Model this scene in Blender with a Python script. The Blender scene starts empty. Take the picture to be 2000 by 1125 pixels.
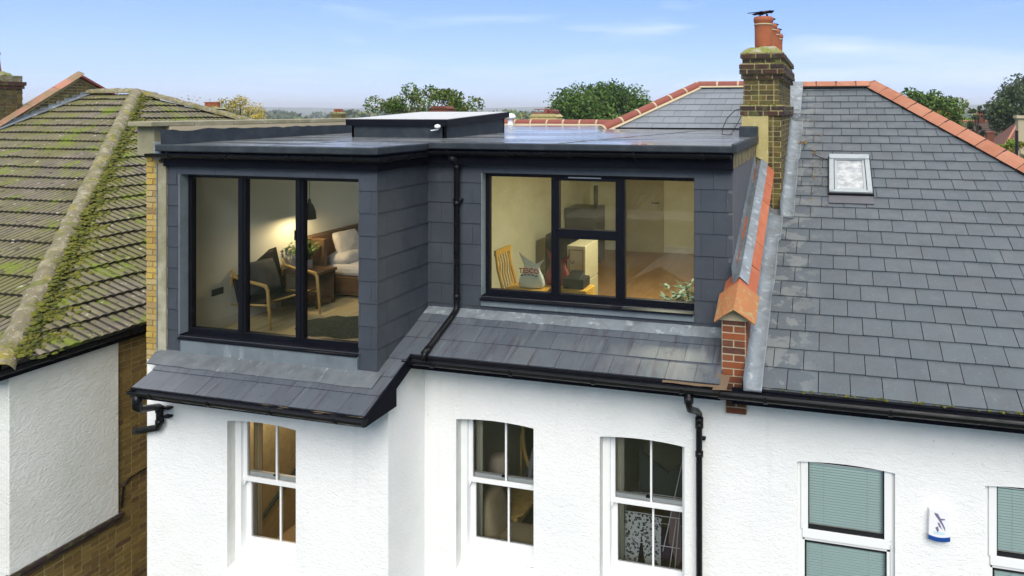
import bpy, bmesh, math, random
import numpy as np
from mathutils import Vector, Matrix, noise
R = math.radians
random.seed(7)
S = bpy.context.scene
COL = S.collection

# ------------------------------------------------------------------ camera
cam_d = bpy.data.cameras.new('camera')
cam = bpy.data.objects.new('camera', cam_d); COL.objects.link(cam)
cam.location = (0, 0, 8.6)
cam.rotation_euler = (R(90), 0, math.atan(333/1333))
cam_d.sensor_width = 36; cam_d.lens = 23.994
cam_d.shift_x = -0.1435; cam_d.shift_y = -0.17375
cam_d.clip_start = 0.05; cam_d.clip_end = 20000
S.camera = cam

# ------------------------------------------------------------------ world, sun, exposure
SUN_EL, SUN_AZ = 42, 158            # azimuth clockwise from +Y: behind the camera
w = bpy.data.worlds.new('World'); S.world = w; w.use_nodes = True
nt = w.node_tree; nt.nodes.clear()
def N(t, kind, **kw):
    n = t.nodes.new(kind)
    for k, v in kw.items(): setattr(n, k, v)
    return n
out = N(nt, 'ShaderNodeOutputWorld'); bg = N(nt, 'ShaderNodeBackground')
sky = N(nt, 'ShaderNodeTexSky', sky_type='NISHITA', sun_disc=False, sun_elevation=R(SUN_EL), sun_rotation=R(SUN_AZ),
        air_density=1.0, dust_density=0.6, ozone_density=1.6)
tc = N(nt, 'ShaderNodeTexCoord'); L = nt.links.new
sep = N(nt, 'ShaderNodeSeparateXYZ'); L(tc.outputs['Generated'], sep.inputs[0])
# clear blue low in the sky, unseen white cloud added overhead for neutral light
gr = N(nt, 'ShaderNodeValToRGB'); cr = gr.color_ramp
KEYS = ((0.0, (.50, .67, .98)), (.05, (.30, .48, .95)), (.11, (.21, .37, .90)), (.17, (.15, .31, .80)), (.30, (.15, .32, .74)), (.50, (1.02, 1.02, 1.04)), (1.0, (1.34, 1.31, 1.28)))
while len(cr.elements) < len(KEYS): cr.elements.new(.5)
for i, (p, c) in enumerate(KEYS): cr.elements[i].position = p; cr.elements[i].color = (*c, 1)
L(sep.outputs['Z'], gr.inputs[0])
mul = N(nt, 'ShaderNodeMix', data_type='RGBA', blend_type='MULTIPLY'); mul.inputs[0].default_value = 1; mul.inputs[7].default_value = (3.6, 3.6, 3.6, 1); L(gr.outputs['Color'], mul.inputs[6])
base = N(nt, 'ShaderNodeMix', data_type='RGBA'); base.inputs[0].default_value = .88; L(sky.outputs[0], base.inputs[6]); L(mul.outputs[2], base.inputs[7])
mp = N(nt, 'ShaderNodeMapping'); mp.inputs['Rotation'].default_value = (R(4), R(9), R(20)); mp.inputs['Scale'].default_value = (1.0, 1.0, 8.5)
nz = N(nt, 'ShaderNodeTexNoise'); nz.inputs['Scale'].default_value = 1.7; nz.inputs['Detail'].default_value = 9
nz.inputs['Roughness'].default_value = 0.55; nz.inputs['Distortion'].default_value = 0.5
rp = N(nt, 'ShaderNodeValToRGB'); rp.color_ramp.elements[0].position = 0.53; rp.color_ramp.elements[1].position = 0.80
rp.color_ramp.elements[0].color = (0, 0, 0, 1); rp.color_ramp.elements[1].color = (0.85, 0.85, 0.85, 1)
mx = N(nt, 'ShaderNodeMix', data_type='RGBA'); mx.inputs[7].default_value = (2.9, 3.2, 3.75, 1)
L(tc.outputs['Generated'], mp.inputs[0]); L(mp.outputs[0], nz.inputs['Vector']); L(nz.outputs['Fac'], rp.inputs[0])
L(rp.outputs['Color'], mx.inputs[0]); L(base.outputs[2], mx.inputs[6]); L(mx.outputs[2], bg.inputs['Color'])
bg.inputs['Strength'].default_value = 0.13; L(bg.outputs[0], out.inputs[0])

sd = bpy.data.lights.new('sun', 'SUN'); so = bpy.data.objects.new('sun', sd); COL.objects.link(so)
sd.energy = 1.35; sd.angle = R(38); sd.color = (1.0, 0.95, 0.88)
az = R(SUN_AZ); el = R(SUN_EL)
sv = Vector((math.sin(az)*math.cos(el), math.cos(az)*math.cos(el), math.sin(el)))
so.rotation_euler = sv.to_track_quat('Z', 'Y').to_euler(); so.location = sv*60

S.view_settings.view_transform = 'Standard'; S.view_settings.look = 'None'
S.view_settings.exposure = 1.42; S.view_settings.gamma = 1
S.render.engine = 'CYCLES'
S.cycles.max_bounces = 10; S.cycles.transparent_max_bounces = 12; S.cycles.sample_clamp_indirect = 6
S.cycles.use_denoising = True; S.cycles.caustics_reflective = False

# ------------------------------------------------------------------ object helpers
def org(o):
    v = Vector((0, 0, 0))
    while o is not None: v += Vector(o.location); o = o.parent
    return v
def tag(o, label=None, cat=None, group=None, kind=None):
    if label: o['label'] = label
    if cat: o['category'] = cat
    if group: o['group'] = group
    if kind: o['kind'] = kind
    return o
def thing(name, loc, label, cat, group=None):
    o = bpy.data.objects.new(name, None); COL.objects.link(o); o.location = loc; o.empty_display_size = 0.2
    return tag(o, label, cat, group)
def copy_tree(o, parent=None):
    c = o.copy(); COL.objects.link(c); c.parent = parent
    for ch in list(o.children): copy_tree(ch, c)
    return c

class MB:
    def __init__(s): s.v = []; s.f = []; s.m = []; s.cm = 0
    def face(s, pts):
        b = len(s.v); s.v += [tuple(p) for p in pts]; s.f.append(tuple(range(b, b+len(pts)))); s.m.append(s.cm)
    def box(s, x0, x1, y0, y1, z0, z1):
        b = len(s.v)
        s.v += [(x, y, z) for z in (z0, z1) for y in (y0, y1) for x in (x0, x1)]
        for q in ((0, 2, 3, 1), (4, 5, 7, 6), (0, 1, 5, 4), (2, 6, 7, 3), (0, 4, 6, 2), (1, 3, 7, 5)):
            s.f.append(tuple(b+i for i in q)); s.m.append(s.cm)
        return s
    def obox(s, c, ax, ay, az, hx, hy, hz):
        c = Vector(c); b = len(s.v)
        for k in (-1, 1):
            for j in (-1, 1):
                for i in (-1, 1): s.v.append(tuple(c+ax*i*hx+ay*j*hy+az*k*hz))
        for q in ((0, 2, 3, 1), (4, 5, 7, 6), (0, 1, 5, 4), (2, 6, 7, 3), (0, 4, 6, 2), (1, 3, 7, 5)):
            s.f.append(tuple(b+i for i in q)); s.m.append(s.cm)
        return s
    def beam(s, a, b, wd, hg=None, up=(0, 0, 1)):
        a = Vector(a); b = Vector(b); d = (b-a); ln = d.length; d.normalize()
        u = Vector(up)
        if abs(d.dot(u)) > .98: u = Vector((0, 1, 0))
        x = d.cross(u).normalized(); z = x.cross(d).normalized()
        return s.obox((a+b)/2, x, d, z, wd/2, ln/2, (hg or wd)/2)
    def prism(s, pts, ext):
        """planar polygon pts swept by vector ext"""
        e = Vector(ext); n = len(pts); b = len(s.v)
        s.v += [tuple(p) for p in pts] + [tuple(Vector(p)+e) for p in pts]
        s.f.append(tuple(range(b+n-1, b-1, -1))); s.m.append(s.cm)
        s.f.append(tuple(range(b+n, b+2*n))); s.m.append(s.cm)
        for i in range(n):
            j = (i+1) % n; s.f.append((b+i, b+j, b+n+j, b+n+i)); s.m.append(s.cm)
        return s
    def tube(s, path, r, n=10, cap=True):
        path = [Vector(p) for p in path]; rr = r if isinstance(r, (list, tuple)) else [r]*len(path)
        b = len(s.v); prev = None
        for i, p in enumerate(path):
            d = (path[min(i+1, len(path)-1)]-path[max(i-1, 0)]).normalized()
            if prev is None:
                x = d.orthogonal().normalized()
            else:
                x = (prev-d*prev.dot(d)); x = x.normalized() if x.length > 1e-6 else d.orthogonal().normalized()
            prev = x; y = d.cross(x)
            for k in range(n):
                a = 2*math.pi*k/n; s.v.append(tuple(p+(x*math.cos(a)+y*math.sin(a))*rr[i]))
        for i in range(len(path)-1):
            for k in range(n):
                q = (k+1) % n
                s.f.append((b+i*n+k, b+i*n+q, b+(i+1)*n+q, b+(i+1)*n+k)); s.m.append(s.cm)
        if cap:
            s.f.append(tuple(b+k for k in range(n-1, -1, -1))); s.m.append(s.cm)
            e = b+(len(path)-1)*n; s.f.append(tuple(e+k for k in range(n))); s.m.append(s.cm)
        return s
    def lathe(s, prof, c=(0, 0, 0), n=24, sx=1, sy=1):
        c = Vector(c); b = len(s.v)
        for (r, z) in prof:
            for k in range(n):
                a = 2*math.pi*k/n; s.v.append((c.x+r*sx*math.cos(a), c.y+r*sy*math.sin(a), c.z+z))
        for i in range(len(prof)-1):
            for k in range(n):
                q = (k+1) % n
                s.f.append((b+i*n+k, b+i*n+q, b+(i+1)*n+q, b+(i+1)*n+k)); s.m.append(s.cm)
        return s
    def field(s, P, U, V, poly, wd, g, h0, h1, gap=.004, off=.5, v0=0., u0=0., jit=0., brick=False):
        """courses of slates or bricks over the convex polygon poly (u,v) of the plane P,U,V"""
        P = Vector(P); U = Vector(U).normalized(); V = Vector(V).normalized(); NN = U.cross(V)
        us = [p[0] for p in poly]; vs = [p[1] for p in poly]
        area = sum(poly[i][0]*poly[(i+1) % len(poly)][1]-poly[(i+1) % len(poly)][0]*poly[i][1] for i in range(len(poly)))
        pl = poly if area > 0 else poly[::-1]
        r0 = math.floor((min(vs)-v0)/g)
        for r in range(r0, math.ceil((max(vs)-v0)/g)+1):
            va = v0+r*g; vb = va+g-(gap if brick else 0)
            o = (off if r % 2 else 0)*wd+u0
            c0 = math.floor((min(us)-o)/wd)
            for c in range(c0, math.ceil((max(us)-o)/wd)+1):
                ua = o+c*wd+gap/2; ub = o+(c+1)*wd-gap/2
                cells = [(ua, ub)]
                if brick == 'mix' and r % 2: m = (ua+ub)/2; cells = [(ua, m-gap/2), (m+gap/2, ub)]
                for (a, b2) in cells:
                    vq = va+(0 if brick else random.uniform(-2, 1)*jit); cell = [(a, vq), (b2, vq+(0 if brick else random.uniform(-.8, .8)*jit)), (b2, vb), (a, vb)]
                    for i in range(len(pl)):
                        if not cell: break
                        x1, y1 = pl[i]; x2, y2 = pl[(i+1) % len(pl)]
                        def sd_(q): return (x2-x1)*(q[1]-y1)-(y2-y1)*(q[0]-x1)
                        nc = []
                        for k in range(len(cell)):
                            p, q = cell[k], cell[(k+1) % len(cell)]; dp, dq = sd_(p), sd_(q)
                            if dp >= 0: nc.append(p)
                            if (dp > 0) != (dq > 0) and abs(dp-dq) > 1e-12:
                                t = dp/(dp-dq); nc.append((p[0]+(q[0]-p[0])*t, p[1]+(q[1]-p[1])*t))
                        cell = nc
                    if len(cell) < 3: continue
                    if max(p[0] for p in cell)-min(p[0] for p in cell) < .008 or max(p[1] for p in cell)-min(p[1] for p in cell) < .006: continue
                    j = random.uniform(-jit, jit); tl = random.uniform(-jit, jit)*.6; b = len(s.v); n = len(cell)
                    for (u, v) in cell:
                        h = h0+(h1-h0)*(v-va)/g+j+tl*((u-a)/(b2-a)-.5)*2
                        s.v.append(tuple(P+U*u+V*v+NN*h))
                    for (u, v) in cell: s.v.append(tuple(P+U*u+V*v))
                    s.f.append(tuple(range(b, b+n))); s.m.append(s.cm)
                    for k in range(n):
                        q = (k+1) % n; s.f.append((b+n+k, b+n+q, b+q, b+k)); s.m.append(s.cm)
        return s
    def build(s, name, mat, parent=None, smooth=False, bevel=0, label=None, sub=0, weld=False):
        o3 = org(parent)
        me = bpy.data.meshes.new(name)
        vv = np.array(s.v, dtype=float).reshape(-1, 3)-np.array(o3)
        me.from_pydata(vv.tolist(), [], s.f)
        for m_ in (mat if isinstance(mat, (list, tuple)) else [mat]): me.materials.append(m_)
        if any(s.m): me.polygons.foreach_set('material_index', s.m)
        if smooth or weld:
            bm = bmesh.new(); bm.from_mesh(me); bmesh.ops.remove_doubles(bm, verts=bm.verts, dist=2e-5)
            for f in bm.faces: f.smooth = smooth
            bm.to_mesh(me); bm.free()
        me.update()
        o = bpy.data.objects.new(name, me); COL.objects.link(o)
        if parent is not None: o.parent = parent
        if bevel:
            b = o.modifiers.new('bevel', 'BEVEL'); b.width = bevel; b.segments = 2; b.limit_method = 'ANGLE'
        if sub:
            b = o.modifiers.new('subd', 'SUBSURF'); b.levels = sub; b.render_levels = sub
        if label: o['label'] = label
        return o

# ------------------------------------------------------------------ materials
def M(name, base, rough=.6, metal=0., vary=None, noises=(), bump=(), spec=.5, rvar=None, alpha=None, emit=None, wave=None):
    m = bpy.data.materials.new(name); m.use_nodes = True; t = m.node_tree; L = t.links.new
    b = t.nodes['Principled BSDF']
    b.inputs['Roughness'].default_value = rough; b.inputs['Metallic'].default_value = metal
    b.inputs['Specular IOR Level'].default_value = spec
    geo = N(t, 'ShaderNodeNewGeometry')
    rgb = N(t, 'ShaderNodeRGB'); rgb.outputs[0].default_value = (*base, 1); cur = rgb.outputs[0]
    if vary:
        r = N(t, 'ShaderNodeValToRGB'); cr = r.color_ramp; cr.interpolation = 'LINEAR'
        while len(cr.elements) < len(vary): cr.elements.new(.5)
        for i, c in enumerate(vary): cr.elements[i].position = i/(len(vary)-1); cr.elements[i].color = (*c, 1)
        L(geo.outputs['Random Per Island'], r.inputs[0]); cur = r.outputs[0]
    def nz(scale, stretch=(1, 1, 1), detail=6, rough_=.6, dist=0., seed=0, tex='noise', rot=(0, 0, 0)):
        mp = N(t, 'ShaderNodeMapping'); mp.inputs['Scale'].default_value = stretch; mp.inputs['Location'].default_value = (seed*3.1, seed*1.7, seed)
        mp.inputs['Rotation'].default_value = rot
        L(geo.outputs['Position'], mp.inputs[0])
        if tex == 'vor':
            n = N(t, 'ShaderNodeTexVoronoi'); n.inputs['Scale'].default_value = scale; L(mp.outputs[0], n.inputs['Vector']); return n.outputs['Distance']
        n = N(t, 'ShaderNodeTexNoise'); n.inputs['Scale'].default_value = scale; n.inputs['Detail'].default_value = detail
        n.inputs['Roughness'].default_value = rough_; n.inputs['Distortion'].default_value = dist
        L(mp.outputs[0], n.inputs['Vector']); return n.outputs['Fac']
    for i, q in enumerate(noises):
        f = nz(q['scale'], q.get('stretch', (1, 1, 1)), q.get('detail', 6), q.get('rough', .6), q.get('dist', 0), q.get('seed', i+1), q.get('tex', 'noise'), q.get('rot', (0, 0, 0)))
        mr = N(t, 'ShaderNodeMapRange'); mr.inputs['From Min'].default_value = q['lo']; mr.inputs['From Max'].default_value = q['hi']
        mr.inputs['To Max'].default_value = q.get('fac', 1.); L(f, mr.inputs['Value']); fo = mr.outputs[0]
        if 'zr' in q:      # noise tint that strengthens with height between two levels
            sp = N(t, 'ShaderNodeSeparateXYZ'); L(geo.outputs['Position'], sp.inputs[0])
            m2 = N(t, 'ShaderNodeMapRange'); m2.inputs['From Min'].default_value = q['zr'][0]; m2.inputs['From Max'].default_value = q['zr'][1]
            L(sp.outputs['Z'], m2.inputs['Value']); mu = N(t, 'ShaderNodeMath', operation='MULTIPLY'); L(fo, mu.inputs[0]); L(m2.outputs[0], mu.inputs[1]); fo = mu.outputs[0]
        if 'xr' in q:
            sp = N(t, 'ShaderNodeSeparateXYZ'); L(geo.outputs['Position'], sp.inputs[0])
            m2 = N(t, 'ShaderNodeMapRange'); m2.inputs['From Min'].default_value = q['xr'][0]; m2.inputs['From Max'].default_value = q['xr'][1]
            L(sp.outputs['X'], m2.inputs['Value']); mu = N(t, 'ShaderNodeMath', operation='MULTIPLY'); L(fo, mu.inputs[0]); L(m2.outputs[0], mu.inputs[1]); fo = mu.outputs[0]
        mixn = N(t, 'ShaderNodeMix', data_type='RGBA', blend_type=q.get('blend', 'MIX')); mixn.inputs[7].default_value = (*q['col'], 1)
        L(fo, mixn.inputs[0]); L(cur, mixn.inputs[6]); cur = mixn.outputs[2]
    L(cur, b.inputs['Base Color'])
    if rvar:
        f = nz(rvar[0], rvar[3] if len(rvar) > 3 else (1, 1, 1), seed=9); mr = N(t, 'ShaderNodeMapRange'); mr.inputs['From Min'].default_value = .35; mr.inputs['From Max'].default_value = .65
        mr.inputs['To Min'].default_value = rvar[1]; mr.inputs['To Max'].default_value = rvar[2]; L(f, mr.inputs['Value']); L(mr.outputs[0], b.inputs['Roughness'])
    prev = None
    for q in bump:
        f = nz(q['scale'], q.get('stretch', (1, 1, 1)), q.get('detail', 5), q.get('rough', .6), q.get('dist', 0), q.get('seed', 5), q.get('tex', 'noise'), q.get('rot', (0, 0, 0)))
        bn = N(t, 'ShaderNodeBump'); bn.inputs['Strength'].default_value = q.get('str', .5); bn.inputs['Distance'].default_value = q.get('d', .01)
        L(f, bn.inputs['Height'])
        if prev is not None: L(prev, bn.inputs['Normal'])
        prev = bn.outputs[0]
    if prev is not None: L(prev, b.inputs['Normal'])
    if emit: b.inputs['Emission Color'].default_value = (*emit[0], 1); b.inputs['Emission Strength'].default_value = emit[1]
    return m
def glassmat(name, tint=(.9, .95, .93), haze=.0, ior=1.5, boost=1.0, hazecol=(.5, .5, .4), wob=0.):
    m = bpy.data.materials.new(name); m.use_nodes = True; t = m.node_tree; t.nodes.clear(); L = t.links.new
    o = N(t, 'ShaderNodeOutputMaterial'); tr = N(t, 'ShaderNodeBsdfTransparent'); tr.inputs[0].default_value = (*tint, 1)
    gl = N(t, 'ShaderNodeBsdfGlossy'); gl.inputs['Roughness'].default_value = .0
    fr = N(t, 'ShaderNodeFresnel'); fr.inputs[0].default_value = ior
    if wob:
        nn = N(t, 'ShaderNodeTexNoise'); nn.inputs['Scale'].default_value = 1.6; bp = N(t, 'ShaderNodeBump'); bp.inputs['Strength'].default_value = wob; bp.inputs['Distance'].default_value = .01
        ge = N(t, 'ShaderNodeNewGeometry'); L(ge.outputs['Position'], nn.inputs['Vector']); L(nn.outputs['Fac'], bp.inputs['Height']); L(bp.outputs[0], gl.inputs['Normal'])
    mu = N(t, 'ShaderNodeMath', operation='MULTIPLY', use_clamp=True); mu.inputs[1].default_value = boost; L(fr.outputs[0], mu.inputs[0])
    mx = N(t, 'ShaderNodeMixShader'); L(mu.outputs[0], mx.inputs[0]); L(tr.outputs[0], mx.inputs[1]); L(gl.outputs[0], mx.inputs[2]); last = mx
    if haze:
        df = N(t, 'ShaderNodeBsdfDiffuse'); df.inputs[0].default_value = (*hazecol, 1)
        ge = N(t, 'ShaderNodeNewGeometry'); nn = N(t, 'ShaderNodeTexNoise'); nn.inputs['Scale'].default_value = 6; nn.inputs['Detail'].default_value = 8
        L(ge.outputs['Position'], nn.inputs['Vector']); mr = N(t, 'ShaderNodeMapRange'); mr.inputs['From Min'].default_value = .35; mr.inputs['From Max'].default_value = .75
        mr.inputs['To Max'].default_value = haze; mr.inputs['To Min'].default_value = haze*.25; L(nn.outputs['Fac'], mr.inputs['Value'])
        m3 = N(t, 'ShaderNodeMixShader'); L(mr.outputs[0], m3.inputs[0]); L(last.outputs[0], m3.inputs[1]); L(df.outputs[0], m3.inputs[2]); last = m3
    L(last.outputs[0], o.inputs[0]); return m

grain = dict(scale=60, detail=4, str=.25, d=.003)
m_render = M('white_render', (.85, .85, .83), .85,
    noises=[dict(scale=.9, lo=.45, hi=.8, col=(.74, .77, .76), fac=.7),
            dict(scale=2.2, lo=.38, hi=.72, col=(.42, .44, .32), fac=.55, zr=(5.05, 5.5)),  # greenish grey tint, stronger towards the wall top
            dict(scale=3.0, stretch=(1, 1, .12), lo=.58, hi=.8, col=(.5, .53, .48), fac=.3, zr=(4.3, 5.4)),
            dict(scale=16, lo=.72, hi=.74, col=(.4, .4, .36), fac=.35, detail=2, seed=3),
            dict(scale=1.1, lo=.52, hi=.7, col=(.78, .79, .76), fac=.8, seed=21), dict(scale=5, stretch=(1, 1, .06), lo=.6, hi=.75, col=(.62, .64, .58), fac=.45, zr=(2.2, 5.6), seed=23)],
    bump=[dict(scale=22, stretch=(.75, .75, 1.4), detail=8, rough=.7, dist=1.0, str=.6, d=.02, rot=(0, R(25), 0)), dict(scale=3, detail=4, str=.25, d=.03, seed=8)])
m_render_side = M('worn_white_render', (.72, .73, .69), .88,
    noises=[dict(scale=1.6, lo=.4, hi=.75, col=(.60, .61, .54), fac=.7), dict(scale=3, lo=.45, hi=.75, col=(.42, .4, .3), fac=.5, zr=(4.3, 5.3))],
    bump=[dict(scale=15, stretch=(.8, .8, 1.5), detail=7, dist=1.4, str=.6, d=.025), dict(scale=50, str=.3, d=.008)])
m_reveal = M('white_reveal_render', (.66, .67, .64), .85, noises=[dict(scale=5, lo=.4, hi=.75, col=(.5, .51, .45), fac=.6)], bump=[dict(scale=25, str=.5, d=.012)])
SL = [(.066, .081, .094), (.073, .089, .101), (.078, .094, .105), (.069, .085, .098), (.074, .088, .097)]
m_slate = M('fibre_slate_weathered', (.1, .1, .1), .5, vary=SL,
    noises=[dict(scale=5, lo=.55, hi=.74, col=(.12, .135, .135), fac=.4), dict(scale=1.6, lo=.5, hi=.75, col=(.072, .08, .086), fac=.4),
            dict(scale=30, lo=.62, hi=.7, col=(.2, .22, .2), fac=.35), dict(scale=4.2, lo=.50, hi=.53, col=(.19, .20, .19), fac=.5, xr=(-.05, -.4), detail=3, seed=12),
            dict(scale=3.1, lo=.52, hi=.60, col=(.06, .062, .065), fac=.25, detail=5, seed=14), dict(scale=70, lo=.70, hi=.73, col=(.35, .36, .33), fac=.6, detail=2, seed=15)],
    bump=[dict(scale=45, detail=6, str=.25, d=.004)], rvar=(3, .38, .62))
m_slate_new = M('fibre_slate_new', (.1, .1, .1), .42, vary=[(.066, .078, .094), (.08, .092, .108), (.09, .102, .116), (.073, .082, .098)],
    noises=[dict(scale=6, stretch=(2.2, .28, .28), lo=.56, hi=.70, col=(.15, .165, .18), fac=.5, detail=9),
            dict(scale=7, stretch=(2.2, .25, .25), lo=.55, hi=.66, col=(.055, .045, .055), fac=.75, detail=9, seed=4)],
    bump=[dict(scale=50, str=.2, d=.003)], rvar=(4, .25, .45))
m_slate_rear = M('fibre_slate_rear', (.1, .1, .1), .42, vary=[(.13, .15, .17), (.16, .18, .2), (.145, .165, .19)], bump=[grain], rvar=(3, .35, .5))
m_clad = M('cladding_slate', (.1, .1, .1), .55, vary=[(.035, .042, .053), (.040, .047, .059), (.045, .052, .064), (.037, .044, .056)],
    noises=[dict(scale=3, lo=.5, hi=.75, col=(.055, .066, .080), fac=.6), dict(scale=14, stretch=(1, 1, .3), lo=.66, hi=.76, col=(.1, .11, .13), fac=.5)],
    bump=[dict(scale=60, str=.25, d=.003)], rvar=(3, .45, .65))
m_under = M('dark_underlay', (.008, .008, .010), .9, spec=.1)
m_cheek = M('cheek_panel', (.085, .09, .1), .55, noises=[dict(scale=3, lo=.4, hi=.7, col=(.12, .12, .125), fac=.6)], bump=[grain])
m_lead = M('lead', (.20, .23, .25), .48, metal=.15, noises=[dict(scale=4, lo=.42, hi=.66, col=(.13, .145, .15), fac=.9, detail=9, dist=.8), dict(scale=8, lo=.56, hi=.66, col=(.36, .41, .43), fac=.7, seed=5)],
    bump=[dict(scale=7, str=.6, d=.02, detail=4), dict(scale=30, str=.3, d=.005)], rvar=(6, .35, .6))
m_apron = M('grey_membrane', (.115, .13, .14), .5, noises=[dict(scale=5, lo=.42, hi=.62, col=(.08, .09, .095), fac=.8, detail=9), dict(scale=13, stretch=(1.5, .4, .4), lo=.6, hi=.7, col=(.36, .39, .40), fac=.5, seed=7, detail=8)],
    bump=[dict(scale=12, str=.5, d=.012, detail=5)], rvar=(5, .3, .55))
m_apron2 = M('grey_sill_panel', (.145, .175, .19), .55, noises=[dict(scale=4, lo=.45, hi=.7, col=(.09, .11, .12), fac=.7), dict(scale=8, stretch=(1, 1, .25), lo=.6, hi=.72, col=(.3, .33, .33), fac=.5, seed=6)], bump=[dict(scale=20, str=.35, d=.008)])
m_black = M('black_plastic', (.005, .0055, .007), .35, spec=.2, bump=[dict(scale=40, str=.1, d=.002)], rvar=(6, .25, .5))
m_fascia = M('black_fascia_board', (.004, .0045, .009), .6, spec=.06, bump=[dict(scale=30, str=.15, d=.003)])
m_frame = M('anthracite_frame', (.004, .0045, .008), .38, spec=.2, bump=[dict(scale=60, str=.05, d=.001)])
m_felt = M('wet_rubber_roof', (.13, .14, .148), .3, spec=.5, noises=[dict(scale=2.2, stretch=(.35, 1.8, 1), lo=.46, hi=.6, col=(.22, .235, .24), fac=.9, detail=8), dict(scale=7, lo=.6, hi=.7, col=(.22, .24, .24), fac=.4, seed=4)],
    bump=[dict(scale=1.0, str=.12, d=.012, detail=2)], rvar=(1.5, .02, .34, (.35, 1.9, 1)))
m_trim = M('grey_edge_trim', (.022, .028, .034), .5, spec=.3, noises=[dict(scale=6, lo=.45, hi=.7, col=(.045, .055, .06), fac=.8)], bump=[dict(scale=18, str=.35, d=.006)])
m_ybrick = M('yellow_stock_brick', (.4, .3, .1), .85, vary=[(.38, .25, .04), (.46, .32, .07), (.32, .21, .045), (.42, .31, .12), (.22, .14, .05), (.47, .37, .16)],
    noises=[dict(scale=18, lo=.5, hi=.75, col=(.32, .22, .07), fac=.7), dict(scale=50, lo=.6, hi=.75, col=(.6, .52, .3), fac=.5)], bump=[dict(scale=45, str=.6, d=.006, detail=7)])
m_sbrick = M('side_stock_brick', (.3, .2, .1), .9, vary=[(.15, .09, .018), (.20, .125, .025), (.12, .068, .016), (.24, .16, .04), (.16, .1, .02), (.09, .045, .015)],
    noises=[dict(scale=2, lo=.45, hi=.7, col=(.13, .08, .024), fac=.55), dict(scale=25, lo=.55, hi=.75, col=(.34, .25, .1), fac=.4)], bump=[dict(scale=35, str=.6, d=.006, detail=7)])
m_cbrick = M('sooty_mossy_brick', (.2, .15, .1), .92, vary=[(.045, .03, .013), (.11, .075, .018), (.065, .04, .016), (.14, .105, .025), (.035, .022, .014), (.10, .078, .02)],
    noises=[dict(scale=9, lo=.5, hi=.66, col=(.10, .12, .02), fac=.6, detail=8), dict(scale=32, lo=.55, hi=.7, col=(.24, .21, .08), fac=.55)], bump=[dict(scale=30, str=.9, d=.012, detail=8)])
m_dbrick = M('dark_corbel_brick', (.1, .06, .05), .92, vary=[(.028, .016, .014), (.04, .022, .017), (.03, .018, .017), (.065, .024, .013), (.025, .017, .016), (.035, .02, .017)],
    noises=[dict(scale=8, lo=.52, hi=.68, col=(.14, .16, .03), fac=.65, detail=8)], bump=[dict(scale=30, str=.8, d=.01, detail=8)])
m_rbrick = M('red_brick', (.3, .1, .05), .85, vary=[(.20, .052, .015), (.24, .066, .018), (.15, .042, .015), (.065, .026, .018), (.22, .07, .024)],
    noises=[dict(scale=20, lo=.5, hi=.75, col=(.2, .07, .03), fac=.6)], bump=[dict(scale=40, str=.6, d=.006, detail=7)])
m_mortar = M('lime_mortar', (.33, .28, .13), .95, noises=[dict(scale=9, lo=.4, hi=.7, col=(.34, .3, .13), fac=.8)], bump=[dict(scale=50, str=.6, d=.006)])
m_mortar_y = M('sandy_mortar', (.36, .28, .13), .95, noises=[dict(scale=12, lo=.4, hi=.7, col=(.26, .2, .09), fac=.8)], bump=[dict(scale=50, str=.6, d=.006)])
m_mortar_p = M('pale_mortar', (.44, .37, .24), .95, noises=[dict(scale=8, lo=.45, hi=.7, col=(.38, .34, .24), fac=.7)], bump=[dict(scale=35, str=.7, d=.01)])
m_flaunch = M('mossy_flaunching', (.36, .33, .24), .95, noises=[dict(scale=5, lo=.36, hi=.52, col=(.17, .2, .035), fac=.95, detail=8), dict(scale=20, lo=.55, hi=.7, col=(.08, .08, .03), fac=.6)], bump=[dict(scale=18, str=1, d=.03, detail=7)])
m_cream = M('cream_render', (.42, .36, .15), .9, noises=[dict(scale=4, lo=.42, hi=.7, col=(.33, .27, .11), fac=.8, detail=8), dict(scale=12, lo=.6, hi=.72, col=(.7, .66, .42), fac=.6)], bump=[dict(scale=25, str=.5, d=.01)])
m_cement = M('grey_cement_render', (.27, .25, .165), .92, noises=[dict(scale=5, lo=.4, hi=.7, col=(.19, .175, .10), fac=.9, detail=8), dict(scale=2, lo=.55, hi=.7, col=(.48, .46, .36), fac=.7)], bump=[dict(scale=22, str=.5, d=.01)])
m_pot = M('terracotta_pot', (.31, .085, .03), .75, noises=[dict(scale=6, lo=.45, hi=.7, col=(.37, .12, .045), fac=.7), dict(scale=14, lo=.6, hi=.75, col=(.2, .08, .04), fac=.6)], bump=[dict(scale=30, str=.3, d=.005)])
m_cowl = M('dark_cowl_metal', (.018, .019, .022), .5, metal=.5)
m_terra = M('salmon_ridge_tile', (.5, .2, .1), .78, vary=[(.34, .13, .07), (.37, .15, .085), (.31, .115, .06), (.385, .165, .095)],
    noises=[dict(scale=5, lo=.45, hi=.75, col=(.40, .19, .12), fac=.7), dict(scale=25, lo=.6, hi=.75, col=(.28, .12, .06), fac=.5)], bump=[dict(scale=35, str=.35, d=.005)])
m_terra_d = M('red_half_round_tile', (.3, .08, .05), .6, vary=[(.18, .038, .022), (.21, .05, .028), (.155, .034, .02)],
    noises=[dict(scale=8, lo=.5, hi=.75, col=(.24, .08, .05), fac=.6)], bump=[dict(scale=30, str=.3, d=.005)])
m_coping = M('orange_coping', (.5, .16, .06), .75, vary=[(.36, .095, .035), (.32, .085, .035), (.39, .115, .045)],
    noises=[dict(scale=6, lo=.45, hi=.7, col=(.44, .17, .09), fac=.5), dict(scale=18, lo=.62, hi=.72, col=(.22, .1, .04), fac=.7)], bump=[dict(scale=30, str=.4, d=.006)])
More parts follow.
